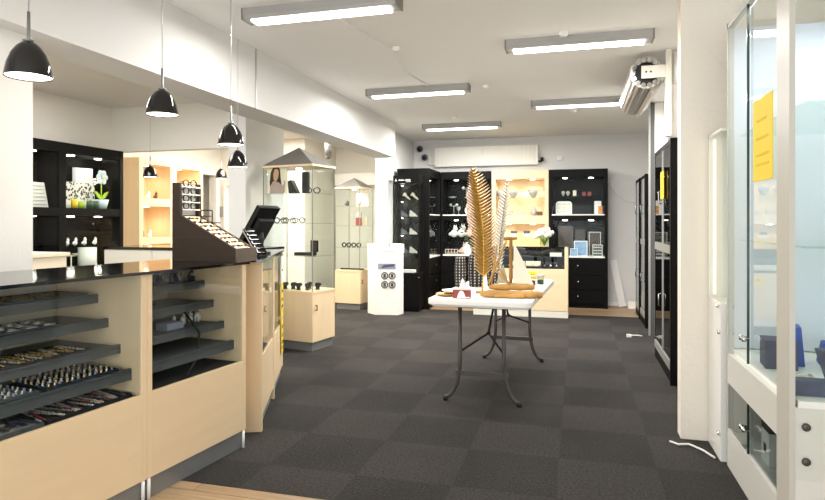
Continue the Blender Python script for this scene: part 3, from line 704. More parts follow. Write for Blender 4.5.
fill(tG, .46, .26, .008, watch_mb, ['slate', 'goldbright', 'shelfgrey', 'silver'], 9, 1, 'wristwatch', 'wristwatch laid flat in the grey tray on the counter deck', 'watches in the grey deck tray', 'watch')
# second counter goods
for k, (x, y, z, h, l) in enumerate([(-.25, .42, Zs[0], .05, 'leftmost'), (-.19, .42, Zs[0], .05, 'second'), (-.13, .42, Zs[0], .05, 'third'), (-.07, .42, Zs[0], .05, 'fourth'), (-.045, .36, Zs[0], .05, 'rightmost')]):
    m = MB(); m.lathe([(0, 0), (.02, 0), (.022, .03), (0, .034)], n=12); m.tube([(.03 * math.cos(a * PI / 6), 0, .03 + .03 * math.sin(a * PI / 6)) for a in range(12)], .007, 6, True)
    single('watch_on_cuff', m, 'silver' if k % 2 else 'slate', l + ' watch on a cuff from left on the second counter top shelf', 'watch', cw((x, y, z)), TH + .3, 'watches on the second counter')
for k, (x, l, h) in enumerate([(-.25, 'leftmost', .06), (-.18, 'second', .07), (-.12, 'third', .065), (-.06, 'rightmost', .09)]):
    single('animal_figurine', dog(h) if k % 2 else figure(h), 'ceramic', l + ' white animal figurine on the second counter third shelf', 'figurine', cw((x, .3, Zs[2])), TH + .5, 'white figurines in the second counter')
single('stone_block', boxm(.12, .08, .035), 'slatelight', 'small grey block on the third shelf of the second counter', 'box', cw((-.32, .26, Zs[2])), TH)
w = MB(); w.tube([cw((-.28, .42, Zs[1])), cw((-.27, .20, .80)), cw((-.27, .1, .70)), cw((-.32, .07, .58)), cw((-.42, .05, DK + .01))], .006, 6)
single('lamp_cable', w, 'rubber', 'thin black cable hanging down inside the second counter', 'cable')

# angled counter beyond
A_ = (-1.89, 3.335); AN = math.atan2(.925, -.38)
def angled(label, s0, s1, dep, group='angled counters'):
    a = AN; ux, uy = math.cos(a), math.sin(a)
    t = thing('angled_counter', label, 'display counter', (A_[0] + ux * s0, A_[1] + uy * s0, 0), a, group)
    L = s1 - s0
    B(.04, L - .04, 0, .018, .09, .46).build('front_panel', 'mapleH', t)
    for x in (0, L - .04): B(x, x + .04, -.002, dep, .0 if x == 0 else .09, 1.05).build('side_panel', 'maple', t)
    B(.04, L - .04, dep - .015, dep, .09, 1.05).build('back_panel', 'cream', t); B(.04, L - .04, .018, dep - .015, .44, .46).build('deck', 'blackfelt', t)
    B(.042, L - .042, .004, .009, .462, 1.045).build('glass_front', 'glass', t)
    for z in (.65, .85): B(.042, L - .042, .05, dep - .016, z, z + .008).build('glass_shelf', 'glassgreen', t)
    B(.04, L - .01, .02, dep - .02, 0, .09).build('plinth', 'kick', t)
    return t
a1 = angled('angled maple glass counter just beyond the second counter', 0, .69, .32)
a2 = angled('angled maple counter carrying yellow price notes before the white pillar', .692, 1.38, .32)
ux, uy = math.cos(AN), math.sin(AN)
at = MB(); at.box(-.02, 1.39, -.015, .33, 1.052, 1.068)
single('glass_countertop', at, 'blackgloss', 'dark glass countertop on the angled counters beyond', 'countertop', (A_[0], A_[1], 0), AN)
def notice(name, label, root_loc, rz, w, h, m, lines, cat='notice', ink='ink'):
    k = MB().box(-w / 2, w / 2, -.003, 0, 0, h); n0 = len(k.f)
    for (z, x0, x1, th) in lines:
        x = x0
        while x < x1:
            q = min(random.uniform(.06, .14), x1 - x); k.box(x * w - w / 2, (x + q * .8) * w - w / 2, -.004, -.003, z * h, (z + th) * h); x += q
    o = k.build(name, m); o.data.materials.append(M[ink])
    for p in o.data.polygons[n0:]: p.material_index = 1
    o.location = root_loc; o.rotation_euler = (0, 0, rz)
    return tag(o, label, cat)
def aw(p): return (A_[0] + ux * p[0] - uy * p[1], A_[1] + uy * p[0] + ux * p[1], p[2])
notice('white_note', 'white paper note above the yellow notes on the angled counter', aw((1.24, -.008, .80)), AN, .15, .22, 'paper', [(.45, .2, .8, .05)])
notice('yellow_note', 'upper yellow note taped to the angled counter', aw((1.24, -.008, .52)), AN, .15, .27, 'yellow', [(.75, .2, .8, .08), (.5, .15, .85, .06), (.3, .1, .9, .06)])
notice('yellow_note', 'lower yellow note taped to the angled counter', aw((1.24, -.008, .22)), AN, .15, .28, 'yellow', [(.75, .2, .8, .08), (.5, .15, .85, .06), (.3, .1, .9, .06), (.15, .1, .8, .06)])

# ------------------------------------------------------------------ eyewear display stand
ZT = 1.07
es = thing('eyewear_stand', 'dark wood sloping jewellery display stand on the front glass counter', 'display stand', (-2.285, 3.005, ZT), R(1))
prof = [(0, 0), (.415, 0), (.415, .075), (.055, .27), (.05, .46), (0, .46)]
MB().prism(prof, 0, .02, 'y').build('side_panel', 'darkwood', es, .001); MB().prism(prof, .19, .21, 'y').build('side_panel', 'darkwood', es, .001)
MB().prism([(.415, .0), (.43, 0), (.43, .08), (.415, .08)], 0, .21, 'y').build('front_lip', 'lipbrown', es)
sl = math.atan2(.195, .36)
MB().prism([(.415, .055), (.415, .068), (.055, .263), (.055, .25)], .02, .19, 'y').build('slope_board', 'cream', es)
B(0, .02, .02, .19, .0, .46).build('back_panel', 'darkwood', es)
r_ = MB()
for z in (.30, .345, .39, .435): r_.box(.02, .06, .02, .19, z, z + .006)
r_.build('acrylic_racks', 'ceramic', es)
B(.02, .024, .02, .19, .27, .455).build('rack_board', 'ceramic', es)
def spectacles_mb():
    m = MB()
    for s in (-1, 1): m.tube([(0, s * .032 + .024 * math.cos(a * PI / 6), .02 * math.sin(a * PI / 6) + .02) for a in range(12)], .004, 6, True)
    m.tube([(0, -.008, .024), (.003, 0, .027), (0, .008, .024)], .003, 6)
    for s in (-1, 1): m.tube([(0, s * .056, .026), (-.02, s * .056, .028)], .003, 6)
    return m
for r in range(4):
    for c in range(1):
        single('spectacles', spectacles_mb(), 'blackgloss', 'pair of black spectacles on the upright rack of the dark eyewear stand', 'spectacles', world(es, (.045, .105 + c * .13, .306 + .045 * r)), R(-6), 'spectacles on the upright rack')
cnt = 0
for i in range(8):
    for j in range(4):
        s = .035 + i * .042; x = .415 - s; z = .068 + s * .195 / .36
        k = cnt % 3; cnt += 1
        m = MB(); m.ball((0, 0, .006), .009, (1, 1, .8), 8)
        if k == 0: m.tube([(.014 * math.cos(a * PI / 5), .014 * math.sin(a * PI / 5), .008) for a in range(10)], .003, 5, True)
        if k == 1: m.box(-.015, .015, -.004, .004, .0, .008)
        single('earring', m, ['brass', 'blackgloss', 'gold'][k], 'small earring pinned on the cream slope of the dark stand', 'earring', world(es, (x, .04 + j * .043 + random.uniform(-.008, .008), z)), R(-6) + random.random(), 'earrings on the sloping stand')
cb = MB()
for a in (0, .1): cb.tube([(0, a, 0), (.0, a, .075)], .004, 6)
cb.tube([(0, 0, .075), (0, .1, .075)], .004, 6); cb.tube([(0, 0, 0), (.06, 0, 0)], .004, 6); cb.tube([(0, .1, 0), (.06, .1, 0)], .004, 6); cb.tube([(0, 0, .04), (0, .1, .04)], .003, 6)
single('wire_stand', cb, 'rubber', 'small black wire stand at the top of the cream slope', 'stand', world(es, (.13, .09, .225)), R(-6))

# monitor, stepped black stand on the angled counter
mo = thing('till_monitor', 'black tilted till monitor seen from the side on the angled counter', 'monitor', (-2.25, 3.90, 1.0685), R(-8))
B(-.09, .06, -.06, .06, 0, .012).build('base', 'rubber', mo)
MB().tube([(0, 0, .01), (.03, 0, .09), (.02, 0, .13)], .025, 10).build('neck', 'rubber', mo)
mo.scale = (1.18, 1.18, 1.2)
tm = Matrix.Translation((.02, 0, .17)) @ Matrix.Rotation(R(34), 4, 'Y')
MB().box(-.018, .012, -.1, .1, -.135, .135, tm).build('screen', 'screen', mo)
MB().box(.012, .04, -.07, .07, -.08, .06, tm).build('back_housing', 'rubber', mo)
st = thing('step_stand', 'stepped glossy black jewellery stand at the end of the angled counter top', 'display stand', (-2.115, 3.66, 1.0685), R(-22))
ang = math.atan2(.175, .165); im = Matrix.Translation((-.095, 0, .185)) @ Matrix.Rotation(ang, 4, 'Y')
MB().box(0, .24, -.035, .035, -.012, -.004, im).build('incline', 'blackgloss', st)
for k in range(6):
    MB().box(.004 + k * .039, .034 + k * .039, -.038, .038, -.004, .012, im).build('pad', 'blackgloss', st, .003)
MB().box(.0, .235, -.041, -.038, -.012, -.002, im).build('edge_strip', 'chrome', st)
B(-.09, .08, -.035, .035, 0, .012).build('base', 'blackgloss', st)
t_ = MB(); t_.box(-.03, .03, -.05, .05, 0, .07); single('card_terminal', t_, 'slate', 'low dark card terminal block between monitor and eyewear stand', 'terminal', (-2.14, 3.50, 1.0685), R(-20))

# ------------------------------------------------------------------ glass towers
def tower(label, F, Lc, Rc, zb, zt, za, group='glass tower showcases'):
    F = Vector((F[0], F[1], 0)); a = Vector((Lc[0], Lc[1], 0)) - F; wl = a.length; ang = math.atan2(-a.y, -a.x); wr = (Vector((Rc[0], Rc[1], 0)) - F).length
    # local: origin at front corner, x to the left corner is -X
    t = thing('glass_tower', label, 'showcase', F, ang, group)
    ch = .0
    B(-wl, 0, 0, wr, .09, zb).build('base_cabinet', 'maple', t, .002)
    B(-wl + .02, -.02, .02, wr - .02, 0, .09).build('plinth', 'kick', t)
    B(-wl - .005, .005, -.005, wr + .005, zb, zb + .02).build('base_top', 'mapleH', t)
    hd = MB(); hd.tube([(.001, .05, zb - .12), (.02, .05, zb - .12), (.02, .05, zb - .17), (.001, .05, zb - .17)], .006, 6)
    hd.build('door_handle', 'brass', t)
    B(-wl + .004, -.004, .001, .006, zb + .02, zt).build('glass_pane', 'glass', t)
    B(-wl + .004, -.004, wr - .006, wr - .001, zb + .02, zt).build('glass_pane', 'glass', t)
    B(-.006, -.001, .007, wr - .007, zb + .02, zt).build('glass_pane', 'glass', t)
    B(-wl + .001, -wl + .006, .007, wr - .007, zb + .02, zt).build('glass_pane', 'glass', t)
    for x in (-wl, -.008):
        for y in (0, wr - .008): B(x, x + .008, y, y + .008, zb + .02, zt).build('edge_profile', 'steel', t)
    zz = [zb + .02 + (zt - zb) * k for k in (.27, .53, .77)]
    for z in zz: B(-wl + .012, -.012, .012, wr - .012, z, z + .007).build('glass_shelf', 'glassgreen', t)
    B(-wl - .008, .008, -.008, wr + .008, zt, zt + .02).build('roof_frame', 'maple', t)
    cx, cy = -wl / 2, wr / 2
    rf = MB(); rf.add([(-wl - .01, -.01, zt + .02), (.01, -.01, zt + .02), (.01, wr + .01, zt + .02), (-wl - .01, wr + .01, zt + .02), (cx, cy, za)], [(0, 1, 2, 3), (0, 1, 4), (1, 2, 4), (2, 3, 4), (3, 0, 4)])
    rf.build('pyramid_roof', 'greymetal', t)
    MB().lathe([(0, 0), (.03, 0), (.03, -.01), (0, -.01)], (cx, cy, zt), 14).build('spotlight', 'spot', t)
    light('SPOT', world(t, (cx, cy, zt - .03)), 5, WARM, .03, spot=150)
    return t, wl, wr, zz
t1, w1, d1_, z1 = tower('large glass tower with grey pyramid roof on a maple base, nearer one', (-2.56, 5.52), (-3.18, 5.64), (-2.48, 5.91), .58, 1.865, 2.085)
t2, w2, d2_, z2 = tower('farther glass tower with grey pyramid roof, behind the white bin', (-3.10, 8.32), (-3.52, 8.38), (-3.03, 8.74), .56, 1.80, 1.97)
# poster
po = thing('portrait_poster', 'fashion portrait of a dark haired woman standing in the nearer glass tower', 'poster', world(t1, (-w1 + .165, .03, z1[2] + .008)), t1.rotation_euler.z)
B(-.13, .13, 0, .006, 0, .31).build('card', 'cream', po)
MB().prism([(-.09, 0), (-.1, .12), (-.085, .22), (-.05, .28), (0, .285), (.035, .25), (.045, .15), (.06, .05), (.06, 0)], -.002, -.0005, 'y').build('printed_hair', 'hair', po)
MB().prism([(-.045, .14), (-.05, .2), (-.035, .25), (0, .258), (.02, .23), (.018, .18), (.0, .14), (-.02, .125)], -.0035, -.0022, 'y').build('printed_face', 'skin', po)
MB().prism([(-.1, 0), (-.09, .08), (-.05, .13), (.01, .12), (.07, .08), (.09, .1), (.085, .13), (.105, .12), (.1, .03), (.09, 0)], -.0035, -.0022, 'y').build('printed_blouse', 'dress', po)
put(t1, 'display_column', boxm(.06, .06, .22), 'black', (-.2, .16, z1[2] + .008), 'tall black display column beside the portrait in the nearer glass tower', 'jewellery stand', .2)
put(t1, 'tilted_stand', MB().prism([(-.05, 0), (.05, 0), (-.02, .14), (-.06, .13)], -.04, .04, 'y'), 'black', (-.33, .14, z1[2] + .008), 'black tilted stand beside the portrait in the nearer glass tower', 'jewellery stand', .2)
def heap(u, p, label, m='blackgloss', n=5, s=.03):
    k = MB()
    for i in range(n): k.ball((random.uniform(-.1, .1), random.uniform(-.05, .05), s * .6), s, (1.3, .8, .6), 10)
    put(u, 'jewellery_cluster', k, m, p, label, 'jewellery')
def sunglass(u, p, label, rz=0, group=None):
    o = put(u, 'sunglasses', spectacles_mb(), 'blackgloss', p, label, 'spectacles', rz + PI / 2, group)
    o.scale = (1.4, 1.4, 1.4)
for k, x in enumerate((-.5, -.38, -.26)): sunglass(t1, (x, .12, z1[1] + .008), ['left', 'middle', 'right'][k] + ' black sunglasses on the nearer tower middle shelf')
sunglass(t1, (-.1, .14, z1[2] + .008), 'black sunglasses on the nearer tower top shelf, beside the column', .4)
put(t1, 'flat_tray', boxm(.2, .12, .03), 'black', (-.22, .18, z1[0] + .008), 'flat black tray on the nearer tower lowest glass shelf', 'tray')
frame(t1, (-.14, .22, z1[0] + .04), .09, .12, 'photogrey', 'small dark picture on the nearer tower lowest shelf tray', 0, 'black')
for k, (x, y) in enumerate([(-.42, .1), (-.33, .12), (-.24, .09), (-.15, .12), (-.08, .2), (-.2, .22)]):
    m = MB(); m.lathe([(0, 0), (.025, 0), (.02, .02), (.03, .05), (.02, .07), (0, .07)], n=12); m.ball((.02, 0, .055), .025, (1, .7, .8), 10)
    put(t1, 'bracelet_stand', m, 'blackgloss', (x, y, .601), 'black bracelet stand on the base top of the nearer tower', 'jewellery stand', 0, 'black bracelet stands in the nearer tower')
put(t2, 'figurine', figure(.1), 'shelfgrey', (-.27, .1, z2[2] + .008), 'small dark figurine on the farther tower top shelf', 'figurine')
frame(t2, (-.12, .3, z2[2] + .008), .2, .2, 'paper', 'white lit sign card on the farther tower top shelf', 0, 'paper')
put(t2, 'figurine', figure(.08), 'gold', (-.07, .12, z2[2] + .008), 'small gold figurine on the farther tower top shelf', 'figurine')
pk = thing('gift_package', 'red and grey package on the farther tower middle shelf', 'box', world(t2, (-.1, .15, z2[1] + .008)), .1)
boxm(.08, .06, .12).build('box', 'red', pk); MB().box(-.041, .041, -.031, .031, .12, .2).build('lid', 'greyceramic', pk)
put(t2, 'perfume_box', boxm(.06, .05, .13), 'cream', (-.02 - .04, .3, z2[1] + .008), 'cream upright box on the farther tower middle shelf', 'box')
for k in range(4): put(t2, 'watch_roll', MB().tube([(.03 * math.cos(a * PI / 5), .0, .03 + .03 * math.sin(a * PI / 5)) for a in range(10)], .01, 6, True), 'blackgloss', (-.36 + k * .085, .16, z2[0] + .008), 'black watch cuff on the farther tower lowest shelf', 'jewellery stand', .3, 'watch cuffs on the farther tower lowest shelf')
for k in range(6): put(t2, 'bracelet', MB().tube([(.03 * math.cos(a * PI / 6), .03 * math.sin(a * PI / 6), .012) for a in range(12)], .011, 6, True), 'blackgloss', (-.37 + k * .065, .14, .581), 'dark bracelet on the base top of the farther tower', 'jewellery', 0, 'bracelets in the farther tower')

# ------------------------------------------------------------------ white collection bin
bn = thing('battery_bin', 'white faceted cardboard bin with grey pictograms beside the black showcase', 'bin', (-2.66, 8.13, 0), R(8))
hexp = [(-.1, -.16), (.22, -.16), (.28, -.02), (.22, .12), (-.16, .12), (-.24, .0)]
MB().prism(hexp, 0, .90, 'z').build('body', 'plastic', bn, .003)
rim = MB(); n = len(hexp)
for i in range(n):
    p, q = Vector(hexp[i]), Vector(hexp[(i + 1) % n]); p2, q2 = p * 1.03, q * 1.03
    rim.prism([tuple(p2), tuple(q2), tuple(q * .93), tuple(p * .93)], .86, .92, 'z')
    if i != 0: rim.prism([tuple(p2), tuple(p2 + (q2 - p2) * .35), tuple(p * .93 + (q - p) * .33), tuple(p * .93)], .92, .99, 'z')
rim.build('rim', 'paper', bn)
MB().box(-.06, .19, -.163, -.161, .64, .72).build('blue_label', 'slatelight', bn, label='blue grey printed label')
MB().prism([(-.02, .655), (.02, .70), (.17, .715), (.17, .68), (.06, .665)], -.1645, -.163, 'y').build('label_print', 'slate', bn)
for r in range(2):
    for c in range(2):
        cx, cz = .035 + c * .105, .55 - r * .125; ik = MB()
        ik.tube([(cx + .04 * math.cos(k * PI / 8) * (1 + .12 * (k % 2)), -.163, cz + .045 * math.sin(k * PI / 8)) for k in range(16)], .008, 5, True)
        ik.prism([(cx - .022, cz - .02), (cx + .0, cz - .028), (cx + .022, cz - .02), (cx + .014, cz + .0), (cx + .02, cz + .02), (cx, cz + .028), (cx - .024, cz + .016), (cx - .012, cz)], -.1655, -.161, 'y')
        ik.build('pictogram', 'ink', bn, label='dark grey pictogram')
ln = MB()
for k in range(6): ln.box(.0 + k * .03, .02 + k * .03, -.167, -.163, .885, .895)
ln.build('rim_lettering', 'greytray', bn)

# ------------------------------------------------------------------ folding table
ft = thing('folding_table', 'white plastic folding table with grey steel legs standing on the carpet', 'table', (-.63, 4.99, 0), R(-2.9))
W, Lh, ztab = .37, .85, .755
def rounded(w, l, r, n=6):
    p = []
    for cx, cy, a0 in ((w - r, l - r, 0), (-w + r, l - r, 90), (-w + r, -l + r, 180), (w - r, -l + r, 270)):
        for k in range(n + 1): a = R(a0 + 90 * k / n); p.append((cx + r * math.cos(a), cy + r * math.sin(a)))
    return p
tt = MB().prism(rounded(W, Lh, .05), ztab - .045, ztab); tt.build('tabletop', 'plastic', ft, .008)
MB().prism(rounded(W - .02, Lh - .02, .04), ztab - .055, ztab - .045).build('apron_rim', 'plastic', ft)
for s in (-1, 1):
    y = s * .71
    fr = thing  # one leg frame each end
    lm = []
    for e in (-1, 1):
        pts = [(e * .16, y, ztab - .05), (e * .16, y, .30)] + [(e * (.16 + .115 * (1 - math.cos(a))), y, .30 - .28 * math.sin(a)) for a in (R(18), R(36), R(54), R(72), R(86))]
        lg = MB().tube(pts, .0145, 10).build('leg', 'legmetal', ft)
        MB().cyl((pts[-1][0], y, pts[-1][2] + .012), (pts[-1][0] + e * .002, y, 0), .018).build('rubber_foot', 'rubber', lg)
    MB().box(-.19, .19, y - .01, y + .01, .19, .225).build('stretcher', 'legmetal', ft)
    MB().box(-.18, .18, y - .015, y + .015, ztab - .075, ztab - .05).build('top_bar', 'legmetal', ft)
    br = MB(); yk = s * .38
    br.tube([(-.16, y, .36), (0, yk + s * .08, .46)], .008, 8); br.tube([(.16, y, .36), (0, yk + s * .08, .46)], .008, 8); br.tube([(0, yk + s * .08, .46), (0, s * .16, ztab - .05)], .009, 8)
    br.ball((0, yk + s * .08, .46), .016)
    br.build('folding_brace', 'rubber', ft)
MB().cyl((.21, .5, ztab - .055), (.21, .5, ztab - .14), .012).build('latch', 'rubber', ft)
def tb(x, y, z=ztab): return world(ft, (x, y, z))

# feathers
def feather(name, label, base, h, prof, bend, mv, ms, rz, n=46, slope=.55, lean=0, stand=True):
    t = thing(name, label, 'ornament', base, rz)
    def sp(u): return Vector((bend * u * u * h + lean * u * h, 0.0, .02 + u * (h - .02)))
    MB().tube([sp(k / 14) for k in range(15)], [.006 * (1 - .75 * k / 14) for k in range(15)], 8).build('quill', ms, t)
    for s in (-1, 1):
        v = MB()
        for k in range(n):
            u = .13 + .87 * k / n
            # half width
            wl = 0
            for (u0, a0), (u1, a1) in zip(prof[s], prof[s][1:]):
                if u0 <= u <= u1: wl = a0 + (a1 - a0) * (u - u0) / (u1 - u0)
            p = sp(u); bw = .9 * h / n
            pts = []
            for q in range(5):
                f = q / 4
                pts.append(p + Vector((s * wl * f, -.035 * math.sin(f * 1.6) * wl / .08 * .5, wl * slope * (f ** 1.25) * 1.1)))
            th = [bw * .52 * (1 - .9 * (q / 4) ** 2) for q in range(5)]
            vs = []
            for q in range(5):
                vs += [pts[q] + Vector((0, -.007, th[q] * .2)), pts[q] + Vector((0, .007, -th[q])), pts[q] + Vector((0, .010, th[q]))]
            fs = []
            for q in range(4):
                a = q * 3; fs += [(a, a + 1, a + 4, a + 3), (a + 1, a + 2, a + 5, a + 4), (a + 2, a, a + 3, a + 5)]
            fs += [(0, 1, 2), (12, 14, 13)]
            v.add(vs, fs)
        v.build('feather_vane', mv, t)
    if stand: MB().box(-.05, .05, -.04, .04, 0, .015).build('stand', mv, t); MB().cyl((0, 0, .01), (0, 0, .06), .008).build('socket', ms, t)
    return t
gp = {-1: [(0, .05), (.12, .065), (.25, .10), (.45, .12), (.7, .11), (.88, .06), (.97, .026), (1, .006)], 1: [(0, .04), (.12, .06), (.25, .09), (.45, .10), (.7, .10), (.88, .068), (.97, .032), (1, .006)]}
feather('gold_feather', 'tall gold metal feather standing behind the driftwood sailboat', tb(-.055, -.42), .965, gp, -.17, 'gold', 'goldbright', R(6), 34, .66, .09)
sp_ = {-1: [(0, 0), (.2, .05), (.5, .075), (.8, .045), (1, .004)], 1: [(0, 0), (.2, .04), (.5, .055), (.8, .035), (1, .004)]}
feather('silver_feather', 'slimmer pale silver feather with dark quill beside the gold one', tb(.0, -.1), .92, sp_, .05, 'silverleaf', 'legmetal', R(14), 30, .8, .05)

# sailboat
sb = thing('driftwood_sailboat', 'driftwood sailboat model with cream sail on the folding table', 'ornament', tb(.195, -.62), R(6))
def log(p0, p1, r, m='driftwood', name='hull_log', n=7, sq=1.0):
    p0, p1 = Vector(p0), Vector(p1); pts = []; rr = []
    for k in range(n):
        f = k / (n - 1); pts.append(p0 + (p1 - p0) * f + Vector((0, random.uniform(-.004, .004), random.uniform(-.004, .004)))); rr.append(r * random.uniform(.85, 1.12) * (.75 if k in (0, n - 1) else 1))
    return MB().tube(pts, rr, 12).build(name, m, sb)
log((-.22, -.02, .028), (.2, -.03, .026), .026); log((-.19, .035, .025), (.2, .035, .025), .024); log((-.12, -.05, .017), (.1, -.055, .017), .016)
log((.11, -.03, .03), (.22, -.02, .028), .028)
log((-.155, 0, .078), (.17, 0, .076), .024)
log((0, 0, .09), (0, 0, .44), .013, 'mast', name='mast'); log((-.05, 0, .425), (.045, 0, .43), .012, 'mast', name='cross_spar', n=4)
log((-.03, -.012, .41), (-.16, -.02, .1), .008, name='stay_stick'); log((-.1, .01, .38), (-.14, .02, .1), .007, name='stay_stick'); log((-.01, -.015, .1), (-.13, -.02, .22), .007, name='stay_stick'); log((.0, -.02, .09), (-.14, -.02, .3), .006, name='stay_stick')
MB().prism([(.016, .095), (.16, .095), (.13, .17), (.07, .3), (.02, .40)], -.004, .004, 'y').build('main_sail', 'canvas', sb)
MB().prism([(-.015, .1), (-.105, .1), (-.07, .2), (-.055, .24)], .02, .026, 'y').build('jib_sail', 'canvasgreen', sb)

# vases with dried stems
def woven(label, x, y, r, h, stems):
    t = thing('woven_vase', label, 'vase', tb(x, y), 0)
    pf = [(0, 0)] + [(r * (.86 + .14 * math.sin(PI * k / 12)) * (1 + .03 * math.sin(k * 2.6)), h * k / 12) for k in range(13)] + [(r * .75, h), (r * .7, h * .9), (0, h * .88)]
    MB().lathe(pf, n=28).build('basket', 'weave', t)
    return t
woven('slender black woven vase at left on the folding table', -.315, -.06, .048, .25, 0)
v2 = woven('wider black woven vase behind the gold feather', -.205, .04, .066, .27, 1)
woven('black woven vase partly hidden behind the gold feather and driftwood sailboat', -.075, .1, .05, .24, 0)
tw = MB()
for k in range(9):
    a = k * 2 * PI / 9; b0 = Vector((.012 * math.cos(a), .012 * math.sin(a), 0)); tip = b0 + Vector((.12 * math.cos(a), .05 * math.sin(a), .16 + .05 * (k % 3)))
    tw.tube([b0, (b0 + tip) / 2 + Vector((0, 0, .03)), tip], [.003, .002, .001], 5)
    for q in range(4):
        f = .45 + .15 * q; pt = b0 + (tip - b0) * f + Vector((0, 0, .02)); tw.ball(pt + Vector((.012 * (-1) ** q, 0, .008)), .012, (1.3, .4, .6), 6)
single('dried_twigs', tw, 'darkleaf', 'dark dried leafy twigs standing in the wider woven vase', 'dried plant', tb(-.205, .04, ztab + .24))
pp = thing('pampas_plumes', 'blush pink pampas plumes rising behind the gold feather', 'dried plant', tb(-.205, .055, ztab + .24))
for k, (dx, hh_) in enumerate([(-.045, .63), (-.02, .5), (-.06, .46)]):
    pl = MB()
    for q in range(16):
        f = q / 15; pl.ball((dx * (.6 + .4 * f) + random.uniform(-.015, .015), random.uniform(-.015, .015), hh_ * (.62 + .38 * f)), .032 * math.sin(PI * min(1, .15 + f * .85)) + .006, (1, .8, 1.5), 8)
    pl.tube([(0, 0, .012), (dx * .6, 0, hh_ * .65)], .003, 5)
    pl.build('plume', 'pink', pp)
# red box and ornament, plates
rb = thing('gift_box', 'small red box with white tree picture at the table front edge', 'box', tb(-.13, -.79), R(2))
B(-.062, .062, 0, .05, 0, .062).build('box', 'red', rb)
MB().prism([(-.032, .004), (.032, .004), (.024, .03), (.014, .05), (0, .058), (-.014, .05), (-.024, .03)], -.002, -.0003, 'y').build('tree_print', 'ceramic', rb); B(-.062, .062, 0, .05, .062, .066).build('lid', 'pink', rb)
MB().prism([(.03, .006), (.06, .006), (.06, .012), (.03, .012)], -.002, -.0003, 'y').build('box_lettering', 'paper', rb)
MB_ = MB(); MB_.lathe([(0, 0), (.035, 0), (.03, .03), (.022, .07), (.012, .12), (0, .135)], n=14, mtx=Matrix.Rotation(0, 4, 'X')); MB_.ball((.015, -.01, .04), .014); MB_.ball((.005, -.015, .075), .012)
single('ceramic_cone', MB_, 'ceramic', 'small white cone ornament behind the red box', 'ornament', tb(-.145, -.69))
def plate(x, y, z, r, m, l): single('plate', MB().lathe([(0, 0), (r * .6, 0), (r, .016), (r * .97, .019), (r * .6, .006), (0, .006)], n=28), m, l, 'plate', tb(x, y, z))
plate(-.27, -.66, ztab, .085, 'gold', 'gold rimmed plate at left end of the folding table'); plate(-.25, -.6, ztab + .0195, .075, 'ceramic', 'white plate lying on the gold plate'); plate(-.2, -.5, ztab, .06, 'silver', 'small silver dish behind the plates on the folding table')
# candle jars
for k, (x, y, m, l) in enumerate([(.24, .25, 'candlered', 'glass jar with red candle at right on the folding table'), (.30, .33, 'candlegreen', 'glass jar with green candle at the far right of the folding table')]):
    t = thing('candle_jar', l, 'candle', tb(x, y)); MB().lathe([(0, 0), (.03, 0), (.033, .01), (.033, .075), (.03, .075), (.03, .008), (0, .006)], n=20).build('jar', 'glassgreen', t); MB().cyl((0, 0, .008), (0, 0, .045), .028).build('candle', m, t); MB().lathe([(0, .076), (.034, .076), (.034, .088), (0, .09)], n=20).build('lid', 'pink', t)
t = thing('candle_jar', 'low clear glass bowl with white candle near the sail', 'candle', tb(.25, -.05)); MB().lathe([(0, 0), (.035, 0), (.045, .03), (.04, .05), (.037, .05), (.04, .03), (0, .008)], n=20).build('jar', 'glassgreen', t); MB().cyl((0, 0, .01), (0, 0, .03), .028).build('candle', 'ceramic', t)
single('paper_slip', boxm(.1, .07, .002), 'paper', 'white paper slip lying before the candle jars', 'paper', tb(.25, .1), .3)

# ------------------------------------------------------------------ maple display counter at back
dc = thing('glass_display_counter', 'maple counter with glass case on top standing before the back wall', 'display counter', (-1.42, 8.36, 0))
w = 1.29; d = .5
B(0, w, 0, d, .09, .66).build('body', 'mapleH', dc, .002); B(.0, w, .006, d - .01, 0, .09).build('plinth', 'offwhite', dc)
B(w - .045, w, -.001, d, .66, .95).build('side_panel', 'maple', dc); B(0, .045, -.001, d, .66, .95).build('side_panel', 'maple', dc)
B(0, w, 0, d, .95, .962).build('glass_top', 'glassgreen', dc)
B(.046, w - .046, .003, .008, .66, .948).build('glass_front', 'glass', dc)
B(.045, w - .045, .02, d - .03, .66, .69).build('display_bed', 'blackfelt', dc); B(.045, w - .045, .25, d - .03, .8, .815).build('inner_shelf', 'blackfelt', dc); B(.045, w - .045, d - .03, d - .02, .66, .945).build('back_board', 'black', dc)
for k, (x, z, m, l) in enumerate([(.82, .691, 'cream', 'cream box in the glass display counter below the flowers'), (1.05, .691, 'blackgloss', 'black case at right in the glass display counter'), (.6, .691, 'cream', 'cream tray in middle of the glass display counter')]):
    single('display_box', boxm(.2, .14, .06), m, l, 'box', world(dc, (x, .13, z)))
single('display_box', boxm(.16, .1, .05), 'paper', 'white card at right on inner shelf of the glass display counter', 'box', world(dc, (1.12, .33, .815)))
for k in range(9): single('ring_pad', MB().lathe([(0, 0), (.014, 0), (.01, .02), (0, .024)], n=10), 'silver', 'small silver ring pad in the front row of the glass display counter', 'jewellery', world(dc, (.5 + k * .08, .045, .691)), 0, 'ring pads in the glass display counter')
nt_ = notice('yellow_price_tag', 'yellow price tag on the front of the maple counter beside the sail', world(dc, (.82, -.001, .50)), 0, .1, .12, 'yellow', [(.5, .3, .45, .25), (.5, .55, .7, .25)], 'notice')
fv = thing('flower_vase', 'glass vase of green leaves and white flowers on the maple counter', 'flowers', world(dc, (.97, .15, .962)))
fv.scale = (1.05, 1.05, 1.1)
MB().lathe([(0, 0), (.05, 0), (.062, .03), (.058, .10), (.05, .13), (.047, .13), (.055, .1), (.058, .03), (0, .008)], n=20).build('vase', 'glassgreen', fv)
lf = MB()
